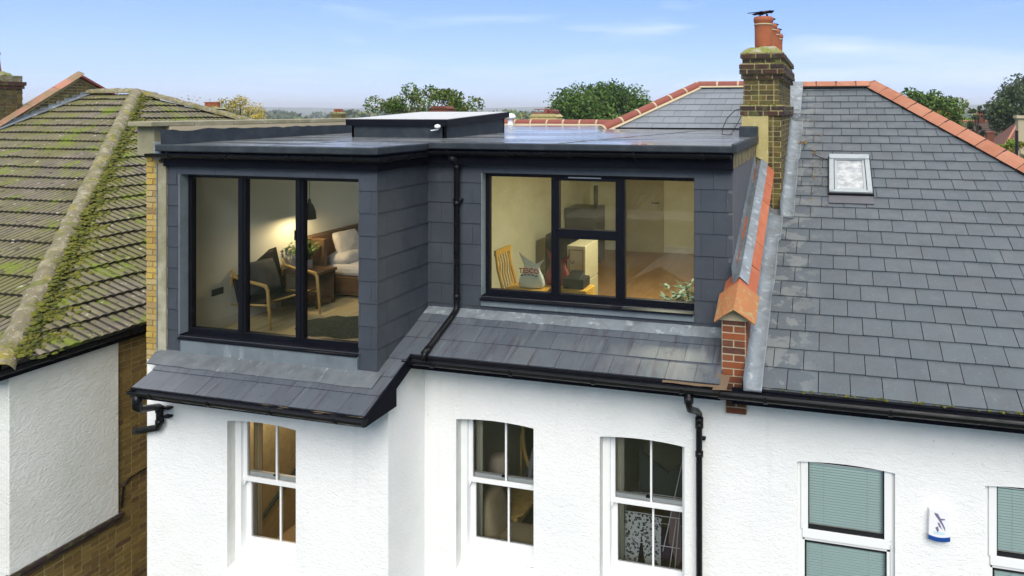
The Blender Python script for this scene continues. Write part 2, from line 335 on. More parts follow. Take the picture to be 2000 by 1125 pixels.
m_copemoss = M('mossy_coping', (.34, .14, .05), .85, noises=[dict(scale=16, lo=.54, hi=.64, col=(.30, .27, .12), fac=.8, detail=9), dict(scale=5, lo=.5, hi=.7, col=(.38, .13, .04), fac=.8)], bump=[dict(scale=25, str=.8, d=.012, detail=8)])
def ctile(name, k):
    return M(name, (.105*k, .09*k, .068*k), .92,
    noises=[dict(scale=3.5, lo=.40, hi=.68, col=(.175*k, .148*k, .105*k), fac=.85, detail=8),
            dict(scale=.5, lo=.44, hi=.60, col=(.11*k, .105*k, .026*k), fac=.75, detail=9, rough=.75),
            dict(scale=1.7, lo=.53, hi=.59, col=(.125, .165, .008), fac=.9, detail=10, rough=.78, seed=6),
            dict(scale=7, lo=.64, hi=.68, col=(.36*k, .33*k, .27*k), fac=.8, detail=4, seed=8),
            dict(scale=8, lo=.60, hi=.66, col=(.035, .03, .02), fac=.85, detail=5, seed=2)],
    bump=[dict(scale=35, str=.8, d=.014, detail=8)])
m_ctile = ctile('mossy_concrete_tile', 1.2); m_ctile_d = ctile('dark_groove_tile', .24)  # second one: darker copy for rib grooves and course lips
m_hip = M('lichened_hip_mortar', (.17, .15, .09), .95,
    noises=[dict(scale=6, lo=.48, hi=.62, col=(.29, .26, .17), fac=.8, detail=9), dict(scale=2.6, lo=.54, hi=.60, col=(.24, .20, .012), fac=.8, detail=9, rough=.75, seed=4),
            dict(scale=16, lo=.60, hi=.66, col=(.46, .42, .34), fac=.8, seed=7), dict(scale=4.5, lo=.54, hi=.63, col=(.11, .125, .015), fac=.75, detail=9, seed=9)],
    bump=[dict(scale=16, str=1, d=.04, detail=8)])
m_moss = M('moss', (.12, .14, .015), 1.0, vary=[(.05, .055, .008), (.09, .105, .008), (.14, .145, .01), (.07, .08, .01), (.17, .15, .015)], bump=[dict(scale=60, str=1, d=.02)])
m_upvc = M('white_painted_timber', (.80, .81, .80), .4, noises=[dict(scale=7, lo=.6, hi=.8, col=(.68, .7, .68), fac=.4)], bump=[dict(scale=60, str=.06, d=.002)])
m_glass = glassmat('window_glass', (.93, .95, .92), boost=1.0, wob=.03)
m_glass_hazy = glassmat('misted_window_glass', (.74, .76, .66), haze=.085, boost=1.75, hazecol=(.42, .40, .22), wob=.05)
m_glass_dark = glassmat('old_sash_glass', (.93, .95, .93), boost=1.7, wob=.08)
m_rlglass = M('rooflight_glass', (.55, .58, .6), .08, spec=.9, noises=[dict(scale=5, lo=.4, hi=.7, col=(.65, .67, .68), fac=.6)], rvar=(4, .05, .2))
m_metal = M('light_grey_metal', (.38, .42, .43), .4, metal=.4, noises=[dict(scale=8, lo=.5, hi=.75, col=(.28, .31, .32), fac=.7)])
m_white = M('white_plastic', (.8, .8, .8), .35)
m_wood = M('pale_oak', (.66, .44, .14), .45, noises=[dict(scale=12, stretch=(1, 1, .15), lo=.4, hi=.7, col=(.42, .24, .06), fac=.7)])
m_pine = M('orange_pine', (.62, .36, .05), .45, noises=[dict(scale=10, stretch=(1, 1, .15), lo=.4, hi=.7, col=(.5, .26, .035), fac=.7)])
m_dwood = M('dark_rustic_wood', (.16, .085, .04), .6, noises=[dict(scale=8, stretch=(.2, .2, 1), lo=.4, hi=.65, col=(.08, .04, .02), fac=.9, detail=8)], bump=[dict(scale=20, str=.5, d=.01)])
m_leather = M('black_leather', (.006, .007, .009), .6, spec=.2, bump=[dict(scale=50, str=.2, d=.003)])
m_cush = M('dark_grey_velvet', (.03, .035, .04), .8, noises=[dict(scale=6, lo=.4, hi=.7, col=(.065, .075, .08), fac=.7)], bump=[dict(scale=9, str=.6, d=.02)])
m_linen = M('white_linen', (.72, .70, .68), .85, noises=[dict(scale=5, lo=.45, hi=.7, col=(.6, .57, .54), fac=.6)], bump=[dict(scale=7, str=.8, d=.03, detail=5)])
m_rug = M('grey_green_fur_rug', (.06, .07, .05), 1, noises=[dict(scale=30, lo=.45, hi=.7, col=(.16, .17, .13), fac=.8)], bump=[dict(scale=60, str=1, d=.03)])
m_wallA = M('green_grey_room_paint', (.86, .89, .82), .8, noises=[dict(scale=2, lo=.4, hi=.7, col=(.83, .87, .79), fac=.5)])
m_wallB = M('yellow_grey_room_paint', (.78, .78, .60), .85, noises=[dict(scale=2.5, lo=.4, hi=.7, col=(.68, .67, .46), fac=.6, detail=8)])
m_floor = M('pale_oak_floor', (.74, .62, .36), .4, noises=[dict(scale=3, stretch=(6, .4, 1), lo=.4, hi=.7, col=(.40, .28, .11), fac=.7)])
m_floorB = M('brown_oak_floor', (.34, .18, .07), .35, noises=[dict(scale=3, stretch=(6, .4, 1), lo=.4, hi=.7, col=(.22, .10, .04), fac=.8)])
m_ceil = M('white_ceiling', (.85, .85, .82), .9)
m_brownwall = M('tan_room_paint', (.66, .48, .24), .8, noises=[dict(scale=2, lo=.4, hi=.7, col=(.58, .40, .18), fac=.6)])
m_dimwall = M('olive_room_paint', (.60, .60, .50), .85, noises=[dict(scale=2, lo=.4, hi=.7, col=(.52, .52, .42), fac=.6)])
m_skirt = M('white_gloss_paint', (.75, .76, .72), .4)
m_leaf = M('dark_green_leaf', (.05, .12, .02), .6, vary=[(.03, .08, .012), (.06, .13, .02), (.09, .17, .03)])
m_concrete = M('concrete_planter', (.35, .35, .33), .85, bump=[grain])
m_curtain = M('cream_curtain', (.52, .5, .4), .9)
m_beige = M('beige_velvet', (.55, .44, .27), .85, noises=[dict(scale=5, lo=.4, hi=.7, col=(.42, .33, .19), fac=.7)], bump=[dict(scale=9, str=.5, d=.02)])
m_soot = M('dark_void', (.015, .014, .012), .9)

# ------------------------------------------------------------------ roof geometry shared by the terrace
P_R = .4577; TH = math.atan(P_R); CT, ST = math.cos(TH), math.sin(TH)
YD, YW1, YW2 = 6.872, 6.87, 7.6          # dormer face / projecting wall, set-back wall
def zr(y): return 5.55+P_R*(y-6.872)
RIDGE_Y = 14.63; RIDGE_Z = zr(RIDGE_Y)
UX = (1, 0, 0); VS = (0, CT, ST)
def vy(y): return (y-7.17)/CT              # slope coordinate of a plan depth, origin at the main eaves
P0 = (0, 7.17, zr(7.17))

def wall_holes(mb, Y, outline, holes, depth):
    """front face of a wall in plane Y with openings; reveals go back by depth"""
    bm = bmesh.new(); es = []
    for lp in [outline]+holes:
        vs = [bm.verts.new((x, Y, z)) for x, z in lp]
        for i in range(len(vs)): es.append(bm.edges.new((vs[i], vs[(i+1) % len(vs)])))
    bmesh.ops.triangle_fill(bm, use_beauty=True, use_dissolve=False, edges=es)
    bm.verts.ensure_lookup_table(); bm.faces.ensure_lookup_table()
    for f in bm.faces:
        pts = [v.co.copy() for v in f.verts]
        if f.normal.y > 0: pts.reverse()
        mb.face(pts)
    bm.free()
def reveal(mb, Y, hole, depth):
    for i in range(len(hole)):
        (x0, z0), (x1, z1) = hole[i], hole[(i+1) % len(hole)]
        mb.face([(x0, Y, z0), (x1, Y, z1), (x1, Y+depth, z1), (x0, Y+depth, z0)])
def arch(x0, x1, z0, z1, rise=.032, n=8):
    pts = [(x0, z0), (x1, z0)]
    for i in range(n+1):
        t = i/n; pts.append((x1+(x0-x1)*t, z1-rise+rise*4*t*(1-t)))
    return pts
W1 = arch(-7.2, -6.195, 2.94, 4.80); W2 = arch(-4.49, -3.453, 2.90, 4.80); W3 = arch(-2.615, -1.60, 2.90, 4.80)
W4 = arch(-.342, .672, 2.55, 4.79, .03); W5 = arch(1.55, 2.56, 2.55, 4.775, .03)

# =================================================================== the house with the loft dormer
H1 = thing('terrace_house', (-4.8, 7.6, 0), 'white rendered terrace house with dark slate clad loft dormer, wide black windows and brick chimney', 'house')
mb = MB()
wall_holes(mb, YW1, [(-8.45, 0), (-4.93, 0), (-4.93, 5.42), (-8.45, 5.42)], [W1], .12)
mb.face([(-4.93, YW1, 0), (-4.93, YW2, 0), (-4.93, YW2, 5.62), (-4.93, YW1, 5.42)])
wall_holes(mb, YW2, [(-4.93, 0), (-1.0, 0), (-1.0, 5.62), (-4.93, 5.62)], [W2, W3], .12)
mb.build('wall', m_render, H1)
for y_, w__ in ((YW1, W1), (YW2, W2), (YW2, W3)):
    mb = MB(); reveal(mb, y_, w__, .26); mb.build('window_reveal', m_reveal, H1)
# left gable wall of stock brick, its render cap and coping, the pale strip beside the dormer
mb = MB(); mb.box(-8.47, -8.262, 6.885, 14.9, 0, 8.03); g = mb.build('gable_wall', m_mortar_y, H1)
mb = MB(); mb.field((0, 6.885, 0), (1, 0, 0), (0, 0, 1), [(-8.47, 5.18), (-8.265, 5.18), (-8.265, 8.03), (-8.47, 8.03)], .225, .075, .012, .012, gap=.016, v0=5.18, u0=-8.475, jit=.003, brick='mix', off=.0)
mb.build('brickwork', m_ybrick, g)
mb = MB(); mb.box(-8.53, -8.262, 6.80, 7.2, 8.02, 8.39); mb.box(-8.47, -8.262, 7.2, 14.7, 8.03, 8.39)
mb.build('cement_cap', m_cement, H1, bevel=.012)
mb = MB()
for i in range(13):
    mb.box(-8.56, -8.18, 6.70+i*.61, 6.70+(i+1)*.61-.006, 8.392+random.uniform(-.004, .004), 8.455)
mb.build('coping', m_cement, H1, bevel=.01)
mb = MB(); mb.box(-8.262, -8.13, 6.85, 6.96, 5.52, 7.93); mb.build('verge_board', m_cement, H1, bevel=.004)
mb = MB(); mb.box(-8.262, -8.255, 6.835, 6.85, 5.5, 7.93); mb.box(-8.262, -8.15, 6.80, 14.6, 7.98, 8.20); mb.build('verge_edge', m_lead, H1)
mb = MB()   # dressed membrane up the inside of the parapet, ragged top edge
x = -8.145; ys = np.linspace(6.80, 14.5, 90); pv = None
for y in ys:
    zt = 8.345+noise.noise((y*3, 1, 1))*.03+noise.noise((y*11, 4, 1))*.015
    if pv: mb.face([(x, pv[0], 8.16), (x, y, 8.16), (x-.01, y, zt), (x-.01, pv[0], pv[1])])
    pv = (y, zt)
mb.build('parapet_membrane', m_trim, H1)
mb = MB(); mb.box(-8.262, -8.16, 6.95, 14.6, 8.2, 8.392); mb.build('parapet_render', m_mortar_p, H1)
# rear and side shell
mb = MB(); mb.box(-8.45, -4.93, 7.4, 21.5, 0, 5.3); mb.box(-4.93, -1.0, 8.9, 21.5, 0, 2.2)
mb2 = MB(); mb2.box(-8.45, -.95, 21.3, 21.5, 0, 5.6); mb2.build('rear_wall', m_sbrick, H1)

# ---- slate skirts below the dormer
mb = MB(); yy = lambda y: vy(y)
def slope_poly(x0, x1, y0, y1): return [(x0, vy(y0)), (x1, vy(y0)), (x1, vy(y1)), (x0, vy(y1))]
G = .25/CT
sk = MB()
for (x0, x1, y0, y1) in ((-8.02, -4.84, 6.34, 6.90), (-5.085, -4.84, 6.90, 7.17), (-5.085, -1.13, 7.17, 7.92)):
    a = [Vector((x0, y0, zr(y0))), Vector((x1, y0, zr(y0))), Vector((x1, y1, zr(y1))), Vector((x0, y1, zr(y1)))]
    sk.prism(a, (0, 0, -.03))
sk_o = sk.build('skirt_roof', m_under, H1)
mb.field(P0, UX, VS, slope_poly(-8.02, -4.84, 6.34, 6.90), .32, G, .016, .006, gap=.004, v0=vy(6.34), u0=-8.06, jit=.0015)
mb.field(P0, UX, VS, slope_poly(-5.085, -4.84, 6.90, 7.172), .32, G, .016, .006, gap=.004, v0=vy(6.34), u0=-8.06, jit=.0015)
mb.field(P0, UX, VS, slope_poly(-5.085, -1.13, 7.172, 7.92), .32, G, .016, .006, gap=.004, v0=vy(7.172), u0=-4.93, jit=.0015)
mb.build('slates', m_slate_new, sk_o)
def lead_strip(mb, x0, x1, y0, y1, h=.022, n=60, wav=.012):
    NN = Vector((0, -ST, CT)); pv = None
    for i in range(n+1):
        x = x0+(x1-x0)*i/n; yb = y0+noise.noise((x*5, y0, 3))*wav
        b0 = Vector((x, yb, zr(yb))); b1 = Vector((x, y1, zr(y1)))
        c = (b0+NN*.004, b0+NN*h, b1+NN*(h+noise.noise((x*7, 2, 3))*.006))
        if pv:
            mb.face([pv[0], c[0], c[1], pv[1]]); mb.face([pv[1], c[1], c[2], pv[2]])
        pv = c
mb = MB(); lead_strip(mb, -8.2, -4.99, 6.655, 6.875, .024)
mb.face([(-8.2, 6.66, zr(6.66)+.024), (-8.2, 6.9, zr(6.9)+.026), (-8.32, 6.87, zr(6.87)-.02), (-8.27, 6.66, zr(6.6)-.03)])
mb.build('lower_apron', m_apron, sk_o)
mb = MB(); lead_strip(mb, -5.07, -4.70, 7.79, 7.92, .024); lead_strip(mb, -4.695, -3.48, 7.77, 7.92, .026); lead_strip(mb, -3.50, -1.16, 7.76, 7.92, .032); mb.build('upper_apron', m_lead, sk_o)
# boarded end and verge of the lower eaves, fascia boards, soffits
mb = MB()
mb.prism([(-4.84, 6.33, 5.20), (-4.84, 6.87, 5.20), (-4.84, 6.87, 5.40), (-4.84, 7.2, 5.555), (-4.84, 7.2, zr(7.2)+.004), (-4.84, 6.33, zr(6.33)+.004)], (.022, 0, 0))
mb.box(-8.03, -4.84, 6.335, 6.358, 5.19, zr(6.34)-.004); mb.box(-8.03, -4.84, 6.358, 6.868, 5.19, 5.205)
mb.box(-8.05, -8.03, 6.335, 6.868, 5.19, 5.3)
mb.box(-4.838, -1.12, 7.175, 7.2, 5.52, zr(7.17)-.004); mb.box(-4.83, -1.0, 7.2, 7.598, 5.52, 5.535)
mb.build('eaves_board', m_fascia, H1, bevel=.003)
mb = MB()  # torn brown underlay showing at the eaves
for (x0, x1, y) in ((-6.6, -4.86, 6.33), (-1.75, -1.08, 7.155)):
    n = 50; pv = None
    for i in range(n+1):
        x = x0+(x1-x0)*i/n; dz = -.012+noise.noise((x*4, 7, 2))*.012; dy = noise.noise((x*6, 1, 9))*.015
        c = ((x, y+.03, zr(y+.03)-.002), (x, y-.012+dy, zr(y)+dz))
        if pv: mb.face([pv[0], c[0], c[1], pv[1]])
        pv = c
m_torn = M('torn_underlay', (.13, .09, .05), .95, noises=[dict(scale=12, lo=.4, hi=.7, col=(.12, .08, .05), fac=.9)])
mb.face([(-1.16, 7.3, zr(7.3)+.02), (-1.03, 7.25, zr(7.25)+.03), (-1.05, 7.12, 5.66), (-1.2, 7.12, 5.65)])
mb.build('torn_underlay', m_torn, H1)

def gutter(name, p0, p1, parent, r=.056, brk=.95, mat=None, outd=(0, -1, 0)):
    """half round gutter along a straight run with union clips"""
    p0 = Vector(p0); p1 = Vector(p1); d = (p1-p0); ln = d.length; d.normalize(); o = Vector(outd); up = Vector((0, 0, 1))
    mb = MB(); n = 10
    def ring(p, rr): return [p+o*rr*math.cos(a)-up*rr*math.sin(a) for a in [math.pi*k/n for k in range(n+1)]]
    def run(a, b, r0, r1):
        A, B, A2, B2 = ring(a, r1), ring(b, r1), ring(a, r0), ring(b, r0)
        for k in range(n):
            mb.face([A[k], B[k], B[k+1], A[k+1]]); mb.face([A2[k], A2[k+1], B2[k+1], B2[k]])
        for k in (0, n): mb.face([A[k], A2[k], B2[k], B[k]])
        for X, X2 in ((A, A2), (B, B2)):
            for k in range(n): mb.face([X[k], X[k+1], X2[k+1], X2[k]])
    run(p0, p1, r-.005, r+.002)
    for p in (p0, p1):
        mb.prism(ring(p-d*.001, r+.003), d*.005)
    g = mb.build(name, mat or m_black, parent)
    if brk:
        k = int(ln/brk)
        for i in range(k+1):
            mb = MB()
            c = p0+d*(ln*(i+.4)/(k+.8)); run(c-d*.02, c+d*.02, r+.003, r+.012)
            mb.obox(c+o*(r+.006)+up*.006, d, o, up, .012, .006, .01)
            mb.build('gutter_clip', m_black, g)
    return g
gutter('gutter', (-7.95, 6.268, 5.315), (-4.79, 6.268, 5.30), H1)
gutter('gutter', (-4.88, 7.108, 5.655), (-1.13, 7.108, 5.645), H1)
# rainwater pipes
mb = MB()
mb.tube([(-7.86, 6.268, 5.27), (-7.86, 6.268, 5.13)], .052, 14)
mb.tube([(-7.86, 6.268, 5.16), (-7.86, 6.275, 5.11), (-7.87, 6.32, 5.075), (-8.13, 6.74, 4.90), (-8.16, 6.79, 4.87), (-8.165, 6.80, 4.82), (-8.165, 6.80, 4.66), (-8.19, 6.80, 4.61), (-8.50, 6.80, 4.53), (-8.56, 6.80, 4.515)], .040, 14)
for p, q in (((-8.165, 6.80, 4.87), (-8.165, 6.80, 4.81)), ((-8.165, 6.80, 4.71), (-8.165, 6.80, 4.66)), ((-7.86, 6.268, 5.17), (-7.86, 6.268, 5.11))): mb.tube([p, q], .049, 14)
for z in (4.855, 4.75): mb.box(-8.12, -8.03, 6.80, 6.868, z-.012, z+.012)
mb.build('downpipe', m_black, H1, smooth=True)
mb = MB()
mb.tube([(-1.45, 7.108, 5.60), (-1.45, 7.108, 5.47), (-1.445, 7.14, 5.41), (-1.42, 7.42, 5.27), (-1.415, 7.52, 5.2), (-1.415, 7.52, 5.1), (-1.41, 7.52, 0)], .036, 14)
for z in (5.16, 5.10, 4.78, 2.9): mb.tube([(-1.413, 7.52, z), (-1.413, 7.52, z-.055)], .046, 14)
mb.box(-1.44, -1.35, 7.54, 7.6, 4.9, 4.92); mb.tube([(-1.45, 7.108, 5.56), (-1.45, 7.108, 5.49)], .052, 14)
mb.build('downpipe', m_black, H1, smooth=True)
mb = MB(); NV = Vector((0, -ST, CT))
a = Vector((-4.62, 7.83, 6.16)); bq = Vector((-4.63, 7.17, zr(7.17)))+NV*.055; a2 = Vector((-4.62, 7.80, zr(7.80)))+NV*.055
mb.tube([(-4.62, 7.70, 7.99), (-4.62, 7.80, 7.96), (-4.62, 7.835, 7.90), a, a+Vector((0, 0, -.1)), a2, bq, bq+Vector((0, -.05, -.07))], .036, 14)
for z in (7.9, 7.44, 6.25): mb.tube([(-4.62, 7.835, z), (-4.62, 7.835, z-.06)], .044, 14)
mb.box(-4.68, -4.56, 7.84, 7.9, 7.44, 7.465)
mb.tube([bq+Vector((0, .07, .032)), bq+Vector((0, -.02, -.01))], .044, 14)
mb.build('downpipe', m_black, H1, smooth=True)

# ---- dormer cladding
def core_box(mb, *a): mb.box(*a)
mb = MB()
ZT1, ZT2 = 7.93, 7.93
wl = (-7.935, -5.33, 5.76, 7.795)         # opening of the wide window
wr = (-4.303, -1.545, 6.225, 7.80)
def clad_front(mb, Y, X0, X1, Zb, Zt, win, u0, v0):
    x0, x1, z0, z1 = win; st = ((X0, x0, Zb, z1), (x1, X1, Zb, z1), (X0, X1, z1, Zt), (x0, x1, Zb, z0))
    for i, (a, b, c, d) in enumerate(st): mb.field((0, Y, 0), UX, (0, 0, 1), [(a, c), (b, c), (b, d), (a, d)], .297, .262, .016, .005, gap=.003, u0=u0, v0=v0, jit=.0012)
clad_front(mb, 6.885, -8.13, -5.092, 5.5, ZT1, wl, -8.13, 5.565-.262)
clad_front(mb, 7.912, -5.08, -1.092, 6.0, ZT2, wr, -4.88, 5.577)
# side face of the step: fields facing +x
mb.field((-5.092, 0, 0), (0, 1, 0), (0, 0, 1), [(6.885, zr(6.885)), (7.912, zr(7.912)), (7.912, 7.93), (6.885, 7.93)], .297, .262, .016, .005, gap=.003, u0=6.9, v0=5.565-.262, jit=.0012)
clad = MB()
for (a, b, c, d) in ((-8.13, wl[0], 5.5, 7.93), (wl[1], -5.092, 5.5, 7.93), (wl[0], wl[1], wl[3], 7.93), (wl[0], wl[1], 5.5, wl[2])): clad.box(a, b, 6.886, 7.05, c, d)
for (a, b, c, d) in ((-5.092, wr[0], 5.9, 7.93), (wr[1], -1.092, 5.9, 7.93), (wr[0], wr[1], wr[3], 7.93), (wr[0], wr[1], 5.9, wr[2])): clad.box(a, b, 7.913, 8.08, c, d)
clad.box(-5.25, -5.093, 7.05, 7.912, 5.4, 7.93)
dw = clad.build('dormer_wall', m_under, H1); mb.build('slate_cladding', m_clad, dw)
mb = MB(); mb.box(-5.086, -5.074, 6.866, 6.88, 5.58, 7.92); mb.build('corner_trim', m_clad, dw)
# reveals, sills and aprons
mb = MB(); mb.box(wl[0]-.003, wl[0]+.012, 6.858, 6.984, wl[2]+.02, wl[3]-.002); mb.box(-7.9, -5.33, 6.850, 6.885, 5.50, 5.745); mb.build('window_apron', m_apron2, dw, bevel=.004); mb = MB()
mb.box(wr[0]-.003, wr[0]+.012, 7.884, 7.984, wr[2]+.02, wr[3]-.002); mb.box(wr[0], -1.545, 7.872, 7.905, 6.11, 6.215)
mb.build('window_apron', m_apron2, dw, bevel=.004)
# right cheek and the unpainted board over it
mb = MB(); mb.prism([(-1.08, 7.905, 6.02), (-1.08, 10.28, zr(10.28)), (-1.08, 10.28, 7.93), (-1.08, 7.905, 7.93)], (-.06, 0, 0)); mb.build('cheek', m_cheek, dw)
m_board = M('mildewed_board', (.20, .17, .07), .85, noises=[dict(scale=5, lo=.45, hi=.6, col=(.10, .065, .035), fac=.9), dict(scale=9, lo=.55, hi=.7, col=(.3, .28, .16), fac=.7)], bump=[grain])
mb = MB(); mb.box(-1.09, -1.072, 7.85, 10.28, 7.915, 8.13); mb.build('side_board', m_board, H1)
# fascia
mb = MB(); mb.box(-8.13, -5.02, 6.815, 6.862, 7.895, 8.10); mb.build('fascia', m_fascia, H1, bevel=.003); mb = MB(); mb.box(-5.068, -5.02, 6.862, 7.80, 7.895, 8.10); mb.box(-5.02, -1.075, 7.80, 7.886, 7.905, 8.12)
mb.build('fascia', m_fascia, H1, bevel=.003)
gutter('gutter', (-8.30, 6.755, 8.055), (-4.94, 6.755, 8.05), H1, r=.046)
gutter('gutter', (-4.962, 6.80, 8.05), (-4.962, 7.74, 8.06), H1, r=.046, outd=(1, 0, 0), brk=.35)
gutter('gutter', (-5.0, 7.745, 8.075), (-1.09, 7.745, 8.085), H1, r=.046)

# ---- flat roof
def zf(y): return 8.155+.0135*(y-6.8)
mb = MB()
pts = [(-8.17, 6.76), (-5.0, 6.76), (-5.0, 7.76), (-1.05, 7.76), (-1.05, 10.28), (-1.3, 10.28), (-1.3, 12.74), (-4.25, 12.74), (-4.25, 14.62), (-8.17, 14.62)]
def gridf(mb, x0, x1, y0, y1, nx, ny):
    for i in range(nx):
        for j in range(ny):
            q = []
            for (a, b) in ((i, j), (i+1, j), (i+1, j+1), (i, j+1)):
                x = x0+(x1-x0)*a/nx; y = y0+(y1-y0)*b/ny
                q.append((x, y, zf(y)+noise.noise((x*.9, y*.7, 0))*.006))
            mb.face(q)
gridf(mb, -8.16, -5.05, 6.80, 7.8, 40, 14); gridf(mb, -8.16, -1.1, 7.8, 9.02, 90, 15); gridf(mb, -8.16, -7.09, 9.02, 10.88, 14, 24); gridf(mb, -5.51, -1.1, 9.02, 10.28, 56, 16); gridf(mb, -5.51, -1.3, 10.28, 10.88, 54, 8); gridf(mb, -8.16, -1.3, 10.88, 12.74, 90, 24); gridf(mb, -8.16, -4.25, 12.74, 14.62, 50, 20)
fr = mb.build('flat_roof', m_felt, H1, smooth=True)
mb = MB()
def trim(a, b, z0, z1, t=.06):
    mb.beam(Vector(a)+Vector((0, 0, (z0+z1)/2)), Vector(b)+Vector((0, 0, (z0+z1)/2)), t, z1-z0)
trim((-8.17, 6.765, 0), (-5.02, 6.765, 0), 8.085, 8.172); trim((-5.01, 6.735, 0), (-5.01, 7.80, 0), 8.087, 8.178); trim((-4.98, 7.775, 0), (-1.045, 7.775, 0), 8.105, 8.19)
trim((-1.055, 7.745, 0), (-1.055, 10.27, 0), 8.108, 8.215)
mb.box(-1.3, -1.03, 10.1, 10.27, 8.15, 8.36)
for z, (a, b) in ((8.17, ((-8.16, 6.82), (-5.06, 6.82))), (8.18, ((-5.06, 6.82), (-5.06, 7.83))), (8.19, ((-5.06, 7.83), (-1.12, 7.83)))):
    mb.beam((a[0], a[1], z-.03), (b[0], b[1], z-.03), .07, .05)
mb.build('edge_trim', m_trim, fr, bevel=.014)
mb = MB(); mb.box(-4.25, -1.27, 12.70, 12.745, 8.2, 8.262); mb.build('abutment_strip', m_fascia, fr)
mb = MB()
for (x0, y0, x1, y1) in ((-4.6, 8.3, -1.4, 9.7), (-3.4, 8.0, -2.2, 12.5), (-6.7, 7.0, -6.2, 8.9)):
    mb.beam((x0, y0, zf(y0)+.003), (x1, y1, zf(y1)+.004), .05, .006)
mb.build('membrane_seam', m_felt, fr)
# rooflight on its upstand
mb = MB()
mb.prism([(-7.10, 9.0, 8.12), (-5.50, 9.0, 8.12), (-5.50, 9.0, 8.40), (-7.10, 9.0, 8.40)], (0, .05, 0))
mb.prism([(-5.55, 9.0, 8.12), (-5.55, 10.9, 8.12), (-5.55, 10.9, 8.50), (-5.55, 9.0, 8.40)], (.05, 0, 0))
mb.prism([(-7.10, 9.0, 8.12), (-7.10, 10.9, 8.12), (-7.10, 10.9, 8.50), (-7.10, 9.0, 8.40)], (.05, 0, 0))
mb.prism([(-7.10, 10.85, 8.12), (-5.50, 10.85, 8.12), (-5.50, 10.85, 8.50), (-7.10, 10.85, 8.50)], (0, .05, 0))
rl = mb.build('rooflight', m_trim, H1, bevel=.006)
sl = Vector((0, 1.96, .105)).normalized(); nn = Vector((1, 0, 0)).cross(sl); c0 = Vector((-6.3, 9.95, 8.485))
mb = MB(); XA = Vector((1, 0, 0))
for sx in (-1, 1): mb.obox(c0-nn*.02+XA*sx*.83, XA, sl, nn, .04, 1.0, .048)
for sy in (-1, 1): mb.obox(c0-nn*.02+sl*sy*.96, XA, sl, nn, .79, .04, .048)
mb.build('rooflight_frame', m_frame, rl, bevel=.004)
m_rlglass = bpy.data.materials.new('sky_white_rooflight_glass'); m_rlglass.use_nodes = True; t = m_rlglass.node_tree; t.nodes.clear()
o_ = N(t, 'ShaderNodeOutputMaterial'); tl = N(t, 'ShaderNodeBsdfTranslucent'); tl.inputs[0].default_value = (.97, .97, .97, 1); df = N(t, 'ShaderNodeBsdfDiffuse'); df.inputs[0].default_value = (.85, .86, .86, 1); gl = N(t, 'ShaderNodeBsdfGlossy'); gl.inputs['Roughness'].default_value = .12  # diffuse white stands in for bright sky reflected in the glass
m1 = N(t, 'ShaderNodeMixShader'); m1.inputs[0].default_value = .5; m2 = N(t, 'ShaderNodeMixShader'); fr_ = N(t, 'ShaderNodeFresnel'); fr_.inputs[0].default_value = 1.08
t.links.new(tl.outputs[0], m1.inputs[1]); t.links.new(df.outputs[0], m1.inputs[2]); m2.inputs[0].default_value = .10; t.links.new(m1.outputs[0], m2.inputs[1]); t.links.new(gl.outputs[0], m2.inputs[2]); t.links.new(m2.outputs[0], o_.inputs[0])
mb = MB(); q_ = [c0+nn*.033+XA*a_*.85+sl*b_*.98 for a_, b_ in ((-1, -1), (1, -1), (1, 1), (-1, 1))]; mb.face(q_); mb.build('rooflight_glass', m_rlglass, rl)
mb = MB(); 
for (a_, b_, c_, d_) in ((-7.04, -5.56, 9.06, 9.06), (-7.04, -5.56, 10.84, 10.84)): mb.face([(a_, c_, 7.9), (b_, c_, 7.9), (b_, c_, 8.42), (a_, c_, 8.42)])
for x_ in (-7.04, -5.56): mb.face([(x_, 9.06, 7.9), (x_, 10.84, 7.9), (x_, 10.84, 8.46), (x_, 9.06, 8.40)])
mb.build('rooflight_shaft', m_ceil, rl)

# ---- rear roof slopes, ridge, hips
mb = MB(); RX = -2.77
mb.face([(-4.2, 12.7, zr(12.7)), (-1.0, 12.7, zr(12.7)), (-1.0, RIDGE_Y, RIDGE_Z), (RX, RIDGE_Y, RIDGE_Z)])
mb.face([(-4.2, 12.7, zr(12.7)), (RX, RIDGE_Y, RIDGE_Z), (-4.2, 16.56, zr(12.7))])
mb.face([(RX, RIDGE_Y, RIDGE_Z), (-1.0, RIDGE_Y, RIDGE_Z), (-1.0, 22, zr(7.26)), (-4.2, 22, zr(7.26)), (-4.2, 16.56, zr(12.7))])
mb.face([(-8.4, 14.64, 8.3), (-4.2, 14.64, 8.3), (-4.2, 22, 5.7), (-8.4, 22, 5.7)])
rr = mb.build('rear_roof', m_under, H1)
mb = MB(); mb.field(P0, UX, VS, [(-4.2, vy(12.7)), (-1.0, vy(12.7)), (-1.0, vy(RIDGE_Y)), (RX, vy(RIDGE_Y))], .32, .268/CT, .016, .005, gap=.005, v0=vy(12.7), u0=-4.3, jit=.001)
mb.build('slates', m_slate_rear, rr)
